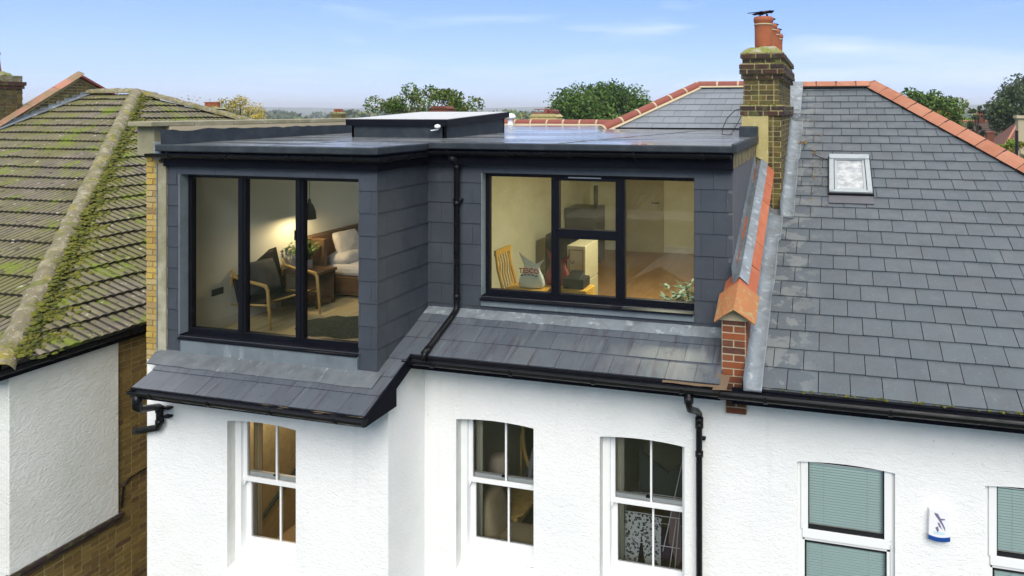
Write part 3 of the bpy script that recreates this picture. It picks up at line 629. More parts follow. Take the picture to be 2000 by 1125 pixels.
def halfround(name, a, b, parent, mat, matj, r=.12, seg=.42, n=10, flat=.9, bed=True, joint=True, angle=False, up=(0, 0, 1), gap=0.03, rise=None):
    a = Vector(a); b = Vector(b); d = b-a; ln = d.length; d.normalize(); x = d.cross(Vector(up)).normalized(); z = x.cross(d).normalized()
    k = max(1, round(ln/seg)); s = ln/k; mb = MB(); mj = MB(); rz = rise if rise else r*flat
    def prof(rr_, p, zz=1.):
        if angle: return [p-x*rr_+z*(-.02), p-x*rr_*.5+z*(rz*.5-.0), p+z*rz*zz, p+x*rr_*.5+z*(rz*.5), p+x*rr_-z*.02]
        return [p+x*rr_*math.cos(t)+z*rz*(rr_/r)*math.sin(t) for t in [math.pi*i/n for i in range(n+1)]]
    for i in range(k):
        jz = random.uniform(-.004, .004)
        p0 = a+d*(i*s+gap/2)+z*jz; p1 = a+d*((i+1)*s-gap/2)+z*(jz+random.uniform(-.003, .003))
        A = prof(r, p0); B = prof(r*1.0, p1); A2 = prof(r-.018, p0); B2 = prof(r-.018, p1)
        m_ = len(A)
        bi = len(mb.v); mb.v += [tuple(v) for v in A+B+A2+B2]
        for j in range(m_-1):
            mb.f.append((bi+j, bi+j+1, bi+m_+j+1, bi+m_+j)); mb.m.append(0)
            mb.f.append((bi+j, bi+2*m_+j, bi+2*m_+j+1, bi+j+1)); mb.m.append(0)
            mb.f.append((bi+m_+j, bi+m_+j+1, bi+3*m_+j+1, bi+3*m_+j)); mb.m.append(0)
        for q in (0, m_-1): mb.f.append((bi+q, bi+m_+q, bi+3*m_+q, bi+2*m_+q)); mb.m.append(0)
    o = mb.build(name, mat, parent, bevel=0)
    if joint:
        for i in range(k+1):
            c = a+d*(i*s); w_ = gap*.65 if gap > .02 else gap
            A = prof(r*(1.02 if gap > .02 else .93), c-d*w_); B = prof(r*(1.02 if gap > .02 else .93), c+d*w_)
            for j in range(len(A)-1): mj.face([A[j], A[j+1], B[j+1], B[j]])
            mj.face(A[::-1]); mj.face(B)
    if bed:
        for sgn in (-1, 1):
            m2 = 24
            for i in range(m2):
                p = a+d*(ln*i/m2); q = a+d*(ln*(i+1)/m2); w0 = r+.012+noise.noise(p*3)*.012; w1 = r+.012+noise.noise(q*3)*.012
                mj.face([p+x*sgn*(r-.02)+z*.02, q+x*sgn*(r-.02)+z*.02, q+x*sgn*(w1+.02)-z*.035, p+x*sgn*(w0+.02)-z*.035])
    if mj.f: mj.build('mortar', matj, o)
    return o
hipP = Vector((-4.28, 12.62, zr(12.62)+.03))
halfround('hip_tiles', hipP, (RX, RIDGE_Y, RIDGE_Z+.02), H1, m_terra_d, m_mortar_p, r=.115, seg=.46)
halfround('ridge_tiles', (RX-.02, RIDGE_Y, RIDGE_Z+.02), (-1.0, RIDGE_Y, RIDGE_Z+.02), H1, m_terra_d, m_mortar_p, r=.115, seg=.45)
halfround('rear_ridge_tiles', (-8.3, 14.66, 8.285), (-4.3, 14.66, 8.285), H1, m_terra_d, m_mortar_p, r=.11, seg=.42)

# ---- brick party wall with tile coping, leadwork
def bmass(mb, mbr, x0, x1, y0, y1, z0, z1, off=0., faces='fr', h=.008):
    mb.box(x0, x1, y0, y1, z0, z1)
    if 'f' in faces: mbr.field((0, y0, 0), UX, (0, 0, 1), [(x0-.004, z0), (x1+.004, z0), (x1+.004, z1), (x0-.004, z1)], .225, .0775, h, h, gap=.016, v0=z0, u0=x0+off, jit=.003, brick='mix', off=0)
    if 'r' in faces: mbr.field((x1, 0, 0), (0, 1, 0), (0, 0, 1), [(y0-.004, z0), (y1, z0), (y1, z1), (y0-.004, z1)], .225, .0775, h, h, gap=.016, v0=z0, u0=y0+.11+off, jit=.003, brick='mix', off=.0)
    if 'l' in faces: mbr.field((x0, 0, 0), (0, -1, 0), (0, 0, 1), [(-y1, z0), (-y0+.004, z0), (-y0+.004, z1), (-y1, z1)], .225, .0775, h, h, gap=.016, v0=z0, u0=off, jit=.003, brick='mix', off=.5)
mb = MB(); mr = MB()
PWX0, PWX1 = -1.135, -.875
mb.prism([(PWX0, 7.36, 5.5), (PWX0, 10.5, zr(10.5)), (PWX0, 10.5, zr(10.5)+.54), (PWX0, 7.36, zr(7.36)+.55)], (PWX1-PWX0, 0, 0))
mr.field((0, 7.36, 0), UX, (0, 0, 1), [(PWX0-.003, 5.5), (PWX1+.003, 5.5), (PWX1+.003, 6.33), (PWX0-.003, 6.33)], .26, .0775, .008, .008, gap=.016, v0=5.5, u0=PWX0, jit=.003, brick='mix', off=0)
mr.field((PWX1, 0, 0), (0, 1, 0), (0, 0, 1), [(7.356, zr(7.36)), (10.4, zr(10.4)), (10.4, zr(10.4)+.53), (7.356, zr(7.36)+.54)], .225, .0775, .008, .008, gap=.016, v0=5.5, u0=7.45, jit=.003, brick='mix', off=0)
mb.box(-1.12, -.885, 7.54, 7.62, 5.24, 5.5); mr.field((0, 7.54, 0), UX, (0, 0, 1), [(-1.12, 5.24), (-.885, 5.24), (-.885, 5.5), (-1.12, 5.5)], .235, .0775, .01, .01, gap=.016, v0=5.24, u0=-1.12, jit=.004, brick='mix', off=0)
pw = mb.build('party_wall', m_mortar_p, H1); mr.build('red_brickwork', m_rbrick, pw)
def cz(y): return zr(y)+.60
halfround('coping_tiles', (-.985, 7.66, cz(7.66)), (-.985, 10.28, cz(10.28)), pw, m_coping, m_soot, r=.19, seg=.47, angle=True, gap=.008, bed=False, rise=.15)
halfround('end_coping_tile', (-.985, 7.27, cz(7.27)+.004), (-.985, 7.68, cz(7.68)+.012), pw, m_copemoss, m_soot, r=.225, seg=.6, angle=True, gap=.006, bed=False, joint=False, rise=.165)
mb = MB(); mb.prism([(-1.17, 7.34, 6.325), (-.84, 7.34, 6.325), (-.86, 7.34, 6.37), (-.985, 7.34, 6.49), (-1.14, 7.34, 6.37)], (0, .25, .1)); mb.build('coping_bed', m_mortar_p, pw)
mb = MB(); pv = None     # lead cover over the inner half of the coping
for i in range(41):
    y = 7.70+(10.26-7.70)*i/40; z = cz(y); w_ = .055+noise.noise((y*3, 2, 2))*.012
    e = .03*max(0, 1-i/4)
    c = [(-1.078, y, z+.27+e+.02*noise.noise((y*4, 1, 1))), (-1.09+.03, y, z+.10), (-.985, y, z+.175+e*.5), (-.94+w_, y, z+.105)]
    if pv:
        for k in range(3): mb.face([pv[k], pv[k+1], c[k+1], c[k]])
    pv = c
mb.build('coping_lead', m_lead, pw)
def lead_run(xs, y0, y1, hup, parent, lift=0., endcap=True):
    """dressed lead: upstand on the wall, a rounded valley and a flat tray over the slates"""
    mb = MB(); NV_ = Vector((0, -ST, CT)); xa, xb = xs; pv = None; n = 26
    for i in range(n+1):
        y = y0+(y1-y0)*i/n; wv = noise.noise((y*2.3, xa, 1))*.012; b = Vector((0, y, zr(y)))
        prof = [(xa+.004, hup+wv), (xa+.012, .10), (xa+.03, .05), (xa+.07, .028), ((xa+xb)/2+.03, .022+wv*.5), (xb-.012, .026), (xb+wv, .034), (xb+wv+.002, .014)]
        c = [b+Vector((px, 0, 0))+NV_*(h+lift) for px, h in prof]
        if pv:
            for k in range(len(c)-1): mb.face([pv[k], c[k], c[k+1], pv[k+1]])
        else: mb.face([c[k] for k in range(len(c))]+[b+Vector((xb, 0, 0)), b+Vector((xa, 0, 0))])
        pv = c
    return mb.build('lead_flashing', m_lead, parent, smooth=True)

# ---- chimney stack
mb = MB(); mr = MB(); md = MB()
SX0, SX1, SY0, SY1 = -1.265, -.70, 10.3, 13.3
bmass(mb, mr, SX0, SX1, SY0, SY1, 6.9, 8.52, faces='fr')
bmass(mb, mr, SX0+.01, SX1-.035, SY0+.02, SY1, 8.68, 9.068, faces='frl')
def band(e, z0, z1, e2=None):
    mb.box(SX0-e, SX1+e, SY0-e, SY1+e, z0, z1)
    for (P, U, a, b) in (((0, SY0-e, 0), (1, 0, 0), SX0-e, SX1+e), ((SX1+e, 0, 0), (0, 1, 0), SY0-e, SY1+e), ((SX0-e, 0, 0), (0, -1, 0), -SY1-e, -SY0+e)):
        md.field(P, U, (0, 0, 1), [(a-.004, z0), (b+.004, z0), (b+.004, z1), (a-.004, z1)], .225, .0775, .009, .009, gap=.016, v0=z0, u0=a+random.choice((0, .11)), jit=.005, brick=True, off=.5)
band(.03, 8.52, 8.675); band(.012, 9.068, 9.145); band(.045, 9.145, 9.30); band(.0, 9.30, 9.38); band(.03, 9.38, 9.455)
mb.box(SX0-.035, SX1+.035, SY0-.035, SY1+.035, 9.452, 9.468)
mb3 = MB(); rd = random.Random(21)
for i in range(420):       # moss cushions along the corbel ledges
    zl, e = rd.choice(((9.302, .045), (9.302, .04), (9.457, .03), (8.677, .03), (9.147, .0)))
    if rd.random() < .45: x = rd.uniform(SX0-e, SX1+e); y = SY0-e+rd.uniform(.0, .03)
    else: x = SX1+e-rd.uniform(0, .03); y = rd.uniform(SY0, SY0+1.6)
    if noise.noise((x*4, y*3, zl*5)) < -.05: continue
    r_ = rd.uniform(.008, .022); mb3.lathe([(r_, -.004), (r_*.8, r_*.35), (r_*.3, r_*.6), (0, r_*.62)], (x, y, zl), 7)
ch = mb.build('chimney', m_mortar, H1); mm = mb3.build('moss_cushions', m_moss, ch); mm['kind'] = 'stuff'; mr.build('stock_brickwork', m_cbrick, ch); md.build('corbel_brickwork', m_dbrick, ch)
mb = MB(); nx, ny = 14, 60; X0, X1, Y0, Y1 = SX0-.03, SX1+.03, SY0-.03, SY1+.03
g_ = [[None]*(ny+1) for _ in range(nx+1)]
for i in range(nx+1):
    for j in range(ny+1):
        u = i/nx; v = j/ny; e = min(min(u, 1-u)*.63/.17, min(v, 1-v)*3/.17, 1.0)
        x = X0+(X1-X0)*u; y = Y0+(Y1-Y0)*v
        g_[i][j] = (x, y, 9.462+.10*math.sin(e*math.pi/2)+noise.noise((x*8, y*8, 1))*.022)
for i in range(nx):
    for j in range(ny): mb.face([g_[i][j], g_[i+1][j], g_[i+1][j+1], g_[i][j+1]])
mb.build('flaunching', m_flaunch, ch, smooth=True)
mb = MB(); mb.box(-1.285, -1.272, 10.285, 10.5, 8.2, 8.515); mb.box(-1.285, -.885, 10.272, 10.3, 8.18, 8.515)
mb.prism([(-1.07, 10.272, 7.90), (-.885, 10.272, 7.80), (-.885, 10.272, 8.18), (-1.07, 10.272, 8.18)], (0, .028, 0)); mb.build('render_panel', m_cream, ch, bevel=.003)
POT = [(.118, 0), (.128, .01), (.134, .06), (.136, .28), (.139, .40), (.150, .415), (.154, .45), (.150, .475), (.136, .49), (.118, .485), (.112, .42), (.108, .05)]
for i, (px_, py_, dz) in enumerate(((-.985, 10.58, 0), (-.975, 11.25, -.01), (-.975, 11.95, -.015), (-.97, 12.65, -.02))):
    pr = [(r_, z_*(1 if i == 0 else .96)) for r_, z_ in POT]
    mb = MB(); mb.lathe(pr, (px_, py_, 9.54+dz), 28); pot = mb.build('chimney_pot', m_pot, ch, smooth=True)
    mb = MB(); mb.lathe([(.141, .36), (.148, .365), (.148, .378), (.141, .383)], (px_, py_, 9.54+dz), 28); mb.build('pot_mortar_band', m_mortar_p, ch, smooth=True)
    mb = MB(); a0 = random.uniform(0, 3)
    z0 = 9.54+dz+.47
    for k in range(4):
        a = a0+k*math.pi/2; mb.beam((px_+.1*math.cos(a), py_+.1*math.sin(a), z0-.02), (px_+.07*math.cos(a), py_+.07*math.sin(a), z0+.075), .018, .006)
    tilt = .10 if i == 0 else 0
    rad = .165 if i == 0 else .135
    n = 18; ring = [(px_+(rad+.02*math.sin(3*k))*math.cos(2*math.pi*k/n), py_+rad*math.sin(2*math.pi*k/n), z0+.085+tilt*.2*math.cos(2*math.pi*k/n)+.012*math.sin(k*2.1)) for k in range(n)]
    top = (px_, py_, z0+.118)
    for k in range(n): mb.face([ring[k], ring[(k+1) % n], top]); mb.face([ring[(k+1) % n], ring[k], (px_, py_, z0+.075)])
    if i == 0: mb.beam((px_-.24, py_-.02, z0+.085), (px_+.16, py_+.02, z0+.118), .06, .006)
    mb.build('pot_cowl', m_cowl, ch)
lead_run((-.872, -.685), 7.13, 8.62, .16, pw); lead_run((-.872, -.675), 8.56, 9.62, .15, pw, .006); lead_run((-.872, -.655), 9.56, 10.25, .15, pw, .012)
lead_run((-.70, -.50), 10.10, 11.75, .20, ch, .014); lead_run((-.70, -.48), 11.68, 13.0, .2, ch, .02)
mb = MB(); mb.box(-.70, -.55, 13.3, 13.5, zr(13.3), zr(13.3)+.12); mb.prism([(-1.0, 13.2, zr(13.2)), (-.53, 13.2, zr(13.2)), (-.53, RIDGE_Y, RIDGE_Z), (-1.0, RIDGE_Y, RIDGE_Z)], (0, 0, .10)); mb.build('upper_lead', m_lead, ch)

# =================================================================== right-hand neighbour
H2 = thing('slate_roofed_house', (2.6, 7.6, 0), 'white rendered neighbouring house under a big plain hipped slate roof with salmon ridge tiles', 'house')
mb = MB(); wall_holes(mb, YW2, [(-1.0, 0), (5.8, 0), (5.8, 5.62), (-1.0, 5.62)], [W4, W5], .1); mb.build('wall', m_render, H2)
for w__ in (W4, W5): mb = MB(); reveal(mb, YW2, w__, .16); mb.build('window_reveal', m_reveal, H2)
mb = MB(); mb.box(5.6, 5.8, 7.62, 21.5, 0, 5.5); mb.box(-1.0, 5.6, 21.3, 21.5, 0, 5.5); mb.build('side_wall', m_render, H2)
HX0, HX1 = .87, 5.95
mb = MB(); o_ = -.02
def pz(y): return zr(y)+o_
mb.face([(-.9, 7.17, pz(7.17)), (HX1, 7.17, pz(7.17)), (HX0, RIDGE_Y, RIDGE_Z+o_), (-.9, RIDGE_Y, RIDGE_Z+o_)])
mb.face([(HX1, 7.17, pz(7.17)), (HX1, 22.09, pz(7.17)), (HX0, RIDGE_Y, RIDGE_Z+o_)])
mb.face([(-.9, RIDGE_Y, RIDGE_Z+o_), (HX0, RIDGE_Y, RIDGE_Z+o_), (HX1, 22.09, pz(7.17)), (-.9, 22.09, pz(7.17))])
r2 = mb.build('roof', m_under, H2)
Pn = (0, 7.17, zr(7.17)-.018)
mb = MB(); mb.field(Pn, UX, VS, [(-.86, vy(7.19)), (HX1, vy(7.19)), (HX0, vy(RIDGE_Y)), (-.86, vy(RIDGE_Y))], .32, .268/CT, .024, .008, gap=.008, v0=vy(7.202), u0=.528, jit=.0025)
mb.build('slates', m_slate, r2)
mb = MB()
UH = Vector((0, -1, 0)); VH = Vector((-(HX1-HX0), 0, RIDGE_Z-zr(7.17))).normalized(); lh = math.hypot(HX1-HX0, RIDGE_Z-zr(7.17))
mb.field((HX1, 0, zr(7.17)-.018), (0, 1, 0), VH, [(7.17, 0), (22.09, 0), (RIDGE_Y, lh)], .32, .295, .020, .008, gap=.006, jit=.002); mb.build('side_slates', m_slate, r2)
halfround('ridge_tiles', (-.66, RIDGE_Y, RIDGE_Z+.0), (.92, RIDGE_Y, RIDGE_Z+.0), H2, m_terra, m_soot, r=.17, seg=.45, angle=True, gap=.016, bed=False, rise=.10)
halfround('hip_tiles', (.88, RIDGE_Y-.02, RIDGE_Z+.01), (5.93, 7.17, zr(7.17)+.02), H2, m_terra, m_soot, r=.20, seg=.445, angle=True, gap=.016, bed=False, rise=.105)
mb = MB(); d_ = Vector((HX1-HX0, 7.17-RIDGE_Y, zr(7.17)-RIDGE_Z)).normalized()
mb.beam(Vector((HX0-.02, RIDGE_Y, RIDGE_Z-.012)), Vector((HX1-.02, 7.17, zr(7.17)-.012)), .36, .03); mb.beam((-.6, RIDGE_Y-.02, RIDGE_Z-.02), (.9, RIDGE_Y-.02, RIDGE_Z-.02), .32, .03)
mb.build('tile_bedding', m_soot, r2)
mb = MB(); mb.box(-1.0, 5.95, 7.18, 7.21, 5.50, 5.665); mb.box(-1.0, 5.95, 7.21, 7.6, 5.50, 5.515); mb.build('eaves_board', m_fascia, H2)
gutter('gutter', (-1.125, 7.105, 5.640), (5.95, 7.105, 5.650), H2, r=.062, brk=1.3)
mb = MB(); pv = None   # moss and grit line along the eaves slates
for i in range(70):
    x = random.uniform(-.6, 2.6); r_ = random.uniform(.004, .010); y = 7.175+random.uniform(-.01, .02)
    mb.obox((x, y, zr(y)+.004), Vector((1, 0, 0)), Vector((0, 1, 0)), Vector((0, 0, 1)), r_*1.6, r_, r_*.7)
tag(mb.build('eaves_moss', m_moss, r2), kind='stuff')
# roof window
U3 = Vector((1, 0, 0)); V3 = Vector(VS); N3 = U3.cross(V3); c3 = Vector((.312, 11.23, zr(11.23)-.018))
m_rwglass = M('roof_window_glass', (.26, .28, .29), .22, spec=.9, noises=[dict(scale=7, lo=.42, hi=.6, col=(.46, .47, .46), fac=1, detail=9), dict(scale=13, lo=.62, hi=.68, col=(.2, .22, .14), fac=.8, seed=5)])
mb = MB(); HW, HH = .315, .575
mb.obox(c3+N3*.03, U3, V3, N3, HW+.02, HH+.02, .035)
rw = mb.build('roof_window', m_frame, H2, bevel=.004)
mb = MB()
for sx in (-1, 1): mb.obox(c3+U3*sx*(HW-.035)+N3*.075, U3, V3, N3, .036, HH-.03, .022)
mb.obox(c3+V3*(HH-.06)+N3*.085, U3, V3, N3, HW, .07, .03); mb.obox(c3-V3*(HH-.035)+N3*.07, U3, V3, N3, HW, .03, .02)
for sx in (-1, 1): mb.obox(c3+U3*sx*(HW-.10)+N3*.065, U3, V3, N3, .02, HH-.10, .015)
mb.obox(c3-V3*(HH-.10)+N3*.066, U3, V3, N3, HW-.08, .02, .015)
mb.build('roof_window_cover', m_metal, rw, bevel=.004)
mb = MB(); mb.obox(c3+N3*.062-V3*.01, U3, V3, N3, HW-.115, HH-.13, .005); mb.build('roof_window_glass', m_rwglass, rw)
mb = MB(); mb.obox(c3-V3*(HH+.12)+N3*.030, U3, V3, N3, HW+.01, .11, .004); mb.build('flashing_apron', m_cheek, rw)

# ---- alarm box
AL = thing('alarm_box', (1.098, 7.6, 4.31), 'small white alarm box with a bird emblem and dark blue base on the white wall', 'alarm box')
pts = [(.99, 4.19), (1.0, 4.46), (1.02, 4.475), (1.18, 4.475), (1.2, 4.46), (1.21, 4.19), (1.205, 4.165), (.995, 4.165)]
mb = MB(); A = [(x, 7.6, z) for x, z in pts]; B = [(1.098+(x-1.098)*.93, 7.535, 4.31+(z-4.31)*.96) for x, z in pts]
for i in range(8): j = (i+1) % 8; mb.face([A[i], B[i], B[j], A[j]])
mb.face(B[::-1]); mb.build('cover', m_white, AL, bevel=.004)
m_blue = M('dark_blue_plastic', (.01, .06, .26), .3); m_logo = M('grey_violet_print', (.17, .15, .26), .5); m_cyan = M('pale_blue_print', (.35, .62, .72), .5)
mb = MB(); n = 12
bot = [(.995+.21*i/n, 4.163-.018*math.sin(math.pi*i/n)) for i in range(n+1)]; tp = [(.993+.213*i/n, 4.207-.018*math.sin(math.pi*i/n)) for i in range(n+1)]
mb.prism([(x, 7.598, z) for x, z in bot]+[(x, 7.598, z) for x, z in tp[::-1]], (0, -.069, 0)); mb.build('base', m_blue, AL, bevel=.003)
mb = MB(); yl = 7.5335
def lg(pp): mb.face([(1.05+a*.105, yl, 4.30+b*.14) for a, b in pp])
lg([(0, 1), (.35, .95), (.6, .6), (1.0, -.02), (1.02, -.3), (.75, .1), (.4, .5), (.1, .8)]); lg([(.6, .62), (1.0, .62), (1.02, .55), (.7, .48)]); lg([(.3, .3), (.5, .28), (.65, -.02), (.8, -.2), (.45, .0)]); lg([(.1, -.1), (.35, .02), (.45, -.3), (.3, -.42)])
mb.build('emblem', m_logo, AL)
mb = MB()
for row, z in ((0, 4.2365), (1, 4.2205)):
    x = 1.045
    while x < 1.15:
        w_ = random.uniform(.004, .009); mb.face([(x, yl, z), (x+w_, yl, z), (x+w_, yl, z+.009), (x, yl, z+.009)]); x += w_+.003
mb.build('lettering', m_cyan, AL)

# ------------------------------------------------------------------ windows
def sash(parent, hole, Y, glass, label=None):
    x0 = hole[0][0]; x1 = hole[1][0]; z0 = min(p[1] for p in hole); z1 = max(p[1] for p in hole); mb = MB()
    yb = Y+.12
    # box frame in the opening
    mb.box(x0-.01, x0+.085, yb, yb+.14, z0, z1+.02); mb.box(x1-.05, x1+.06, yb, yb+.14, z0, z1+.02)
    mb.box(x0, x1, yb+.10, yb+.14, z1-.03, z1+.03)
    gx0, gx1 = x0+.13, x1-.045; zm = z0+1.075; zb = z0+.30
    # upper sash in front
    ya = yb+.035
    mb.box(x0+.085, gx0+.01, ya, ya+.045, zm-.02, z1+.02); mb.box(gx1, x1, ya, ya+.045, zm-.02, z1+.02)
    mb.box(x0+.085, x1, ya-.004, ya+.045, zm-.045, zm+.01)
    xm = (gx0+gx1)/2+.03
    mb.box(xm-.012, xm+.012, ya+.006, ya+.04, zm, z1)
    # lower sash behind
    yc = ya+.05
    mb.box(x0+.085, gx0+.025, yc, yc+.045, z0, zm); mb.box(gx1, x1, yc, yc+.045, z0, zm); mb.box(x0+.085, x1, yc, yc+.045, zm-.03, zm+.05)
    mb.box(xm-.0, xm+.024, yc+.006, yc+.04, zb, zm-.02); mb.box(x0+.085, x1, yc-.006, yc+.045, z0+.05, zb)
    mb.prism([(x0+.088, ya+.001, zm-.0455), (x0+.088, ya+.001, zm-.12), (x0+.125, ya+.001, zm-.0455)], (0, .045, 0))
    f = mb.build('sash_window', m_upvc, parent, bevel=.003, label=label)
    mb = MB(); mb.box(xm-.07, xm-.02, yc-.02, yc+.02, zm+.045, zm+.062); mb.box(xm-.055, xm-.015, yc-.03, yc, zm+.055, zm+.072); mb.build('sash_catch', m_cowl, f)
    mb = MB(); mb.face([(gx0, ya+.02, zm), (gx1, ya+.02, zm), (gx1, ya+.02, z1), (gx0, ya+.02, z1)]); mb.build('glass_pane', glass, f)
    mb = MB(); mb.face([(gx0, yc+.02, zb), (gx1, yc+.02, zb), (gx1, yc+.02, zm-.02), (gx0, yc+.02, zm-.02)]); mb.build('glass_pane', glass, f)
    mb = MB(); mb.prism([(x0-.03, Y-.07, z0-.06), (x0-.03, Y-.07, z0-.005), (x0-.03, Y+.2, z0+.05), (x0-.03, Y+.2, z0-.06)], (x1-x0+.06, 0, 0)); mb.build('sill', m_render, f, bevel=.006)
    return f
sash(H1, W1, YW1, m_glass_dark, 'sash window at the far left, lit tan room behind')
sash(H1, W2, YW2, m_glass_dark, 'middle sash window, person and lamp behind'); sash(H1, W3, YW2, m_glass_dark, 'sash window beside the downpipe')
def casement(parent, hole, Y, glass):
    x0 = hole[0][0]; x1 = hole[1][0]; z0 = min(p[1] for p in hole); z1 = max(p[1] for p in hole); mb = MB(); yb = Y+.05; zm = 3.965
    mb.box(x0-.01, x0+.055, yb, yb+.09, z0, z1+.03); mb.box(x1-.05, x1+.02, yb, yb+.09, z0, z1+.03)
    ya = yb-.02
    mb.box(x0+.055, x1-.05, ya, yb+.06, zm-.04, zm+.055); mb.box(x0+.04, x0+.115, ya, yb+.06, zm+.055, z1+.03); mb.box(x1-.105, x1-.03, ya, yb+.06, zm+.055, z1+.03)
    mb.box(x0, x1, yb, yb+.08, z1-.05, z1+.04)
    mb.box(x0+.05, x0+.08, yb, yb+.05, z0, zm); mb.box(x1-.08, x1-.04, yb, yb+.05, z0, zm); mb.box(x0+.055, x1-.04, yb, yb+.05, zm-.075, zm-.045); mb.box(x0, x1, yb, yb+.07, z0, z0+.1)
    f = mb.build('casement_window', m_upvc, parent, bevel=.003)
    mb = MB(); t = .012; a, b, c, d = x0+.115, x1-.105, zm+.055, z1-.02
    mb.box(a, a+t, yb-.004, yb+.03, c, d); mb.box(b-t, b, yb-.004, yb+.03, c, d); mb.box(a, b, yb-.004, yb+.03, c, c+.035); mb.box(a, b, yb-.004, yb+.03, d-.02, d)
    a, b, c, d = x0+.08, x1-.08, z0+.1, zm-.075
    mb.box(a, a+t*1.4, yb-.004, yb+.03, c, d); mb.box(b-t, b, yb-.004, yb+.03, c, d); mb.box(a, b, yb-.004, yb+.03, d-.02, d)
    mb.build('window_gasket', m_cowl, f)
    mb = MB(); mb.face([(x0+.1, yb+.01, zm), (x1-.1, yb+.01, zm), (x1-.1, yb+.01, z1), (x0+.1, yb+.01, z1)]); mb.build('glass_pane', glass, f)
    mb = MB(); mb.face([(x0+.06, yb+.01, z0), (x1-.06, yb+.01, z0), (x1-.06, yb+.01, zm-.03), (x0+.06, yb+.01, zm-.03)]); mb.build('glass_pane', glass, f)
    return f
casement(H2, W4, YW2, m_glass); casement(H2, W5, YW2, m_glass)
m_slat = M('pale_aqua_blind_slat', (.74, .98, .96), .5)
def blind(x0, x1, z0, z1, y, label):
    mb = MB(); z = z0; s = .029
    while z < z1:
        mb.obox(((x0+x1)/2, y, z), Vector((1, 0, 0)), Vector((0, -.5, -.866)), Vector((0, -.866, .5)), (x1-x0)/2, .0112, .0006); z += s
    o = mb.build('window_blind', m_slat); tag(o, label, 'blind', 'venetian blinds in the right-hand house windows')
    mb = MB(); mb.box(x0, x1, y-.012, y+.012, z0-.03, z0-.012); mb.box(x0, x1, y-.018, y+.018, z1, z1+.03)
    for f in (.22, .78): mb.box(x0+(x1-x0)*f-.001, x0+(x1-x0)*f+.001, y-.014, y-.013, z0, z1)
    mb.build('blind_rail', m_white, o)
for (a, b, lb) in ((-.24, .575, 'left of the alarm box'), (1.64, 2.5, 'right of the alarm box')):
    blind(a, b, 4.06, 4.75, 7.72, 'pale aqua blind behind the upper pane '+lb)
    blind(a-.03, b+.03, 2.7, 3.86, 7.72, 'pale aqua blind behind the lower pane '+lb)

def alu(parent, x0, x1, z0, z1, Y, mull, glass, trans=None, sill=.06, gl=None):
    """dark aluminium window: outer frame, mullions, optional transom light"""
    mb = MB(); d = .07; fw = .06
    mb.box(x0, x1, Y, Y+d, z1-.045, z1+.01); mb.box(x0, x1, Y, Y+d, z0, z0+.075); mb.box(x0, x0+fw, Y+.001, Y+d-.001, z0+.075, z1-.045); mb.box(x1-.02, x1+.03, Y+.001, Y+d-.001, z0+.075, z1-.045)
    for (a, b) in mull:
        mb.box(a, b, Y-.012, Y+d-.01, z0+.06, z1-.035); mb.box(a+.3*(b-a), b-.3*(b-a), Y-.022, Y-.012, z0+.06, z1-.035)
    if trans:
        a, b, z = trans; mb.box(a, b, Y-.02, Y+d, z-.06, z+.055); mb.box(a, b, Y-.02, Y+d, z1-.075, z1-.035); mb.box(a, a+.035, Y-.02, Y+d, z, z1-.03); mb.box(b-.035, b, Y-.02, Y+d, z, z1-.03)
    f = mb.build('dormer_window', m_frame, parent, bevel=.004)
    xs = [x0+.03]+[(a+b)/2 for a, b in mull]+[x1]
    for i in range(len(xs)-1):
        if trans and i == 1:
            for (c, e) in ((z0+.05, trans[2]), (trans[2], z1-.03)):
                mb = MB(); mb.face([(xs[i], Y+.03, c), (xs[i+1], Y+.03, c), (xs[i+1], Y+.03, e), (xs[i], Y+.03, e)]); mb.build('glass_pane', glass, f)
        else:
            mb = MB(); mb.face([(xs[i], Y+.03+i*.0015, z0+.05), (xs[i+1], Y+.03-i*.001, z0+.05), (xs[i+1], Y+.03-i*.001, z1-.03), (xs[i], Y+.03+i*.0015, z1-.03)]); mb.build('glass_pane', glass, f)
    mb = MB(); mb.prism([(x0, Y-.15, z0-.035), (x0, Y-.15, z0-.012), (x0, Y, z0+.008), (x0, Y, z0-.035)], (x1-x0, 0, 0)); mb.build('sill', m_frame, f, bevel=.002)
    return f
fa = alu(dw, wl[0], wl[1], wl[2], wl[3]-.005, 6.985, ((-7.145, -7.03), (-6.295, -6.18)), m_glass)
mb = MB(); mb.box(-6.30, -6.28, 6.96, 6.985, 7.02, 7.14); mb.build('window_handle', m_frame, fa)
fb = alu(dw, wr[0], wr[1], wr[2], wr[3]-.005, 7.985, ((-3.385, -3.28), (-2.54, -2.42)), m_glass_hazy, trans=(-3.33, -2.48, 7.06))
mb = MB(); mb.box(-3.15, -2.72, 7.955, 7.968, 7.755, 7.768); mb.build('trickle_vent', m_metal, fb)

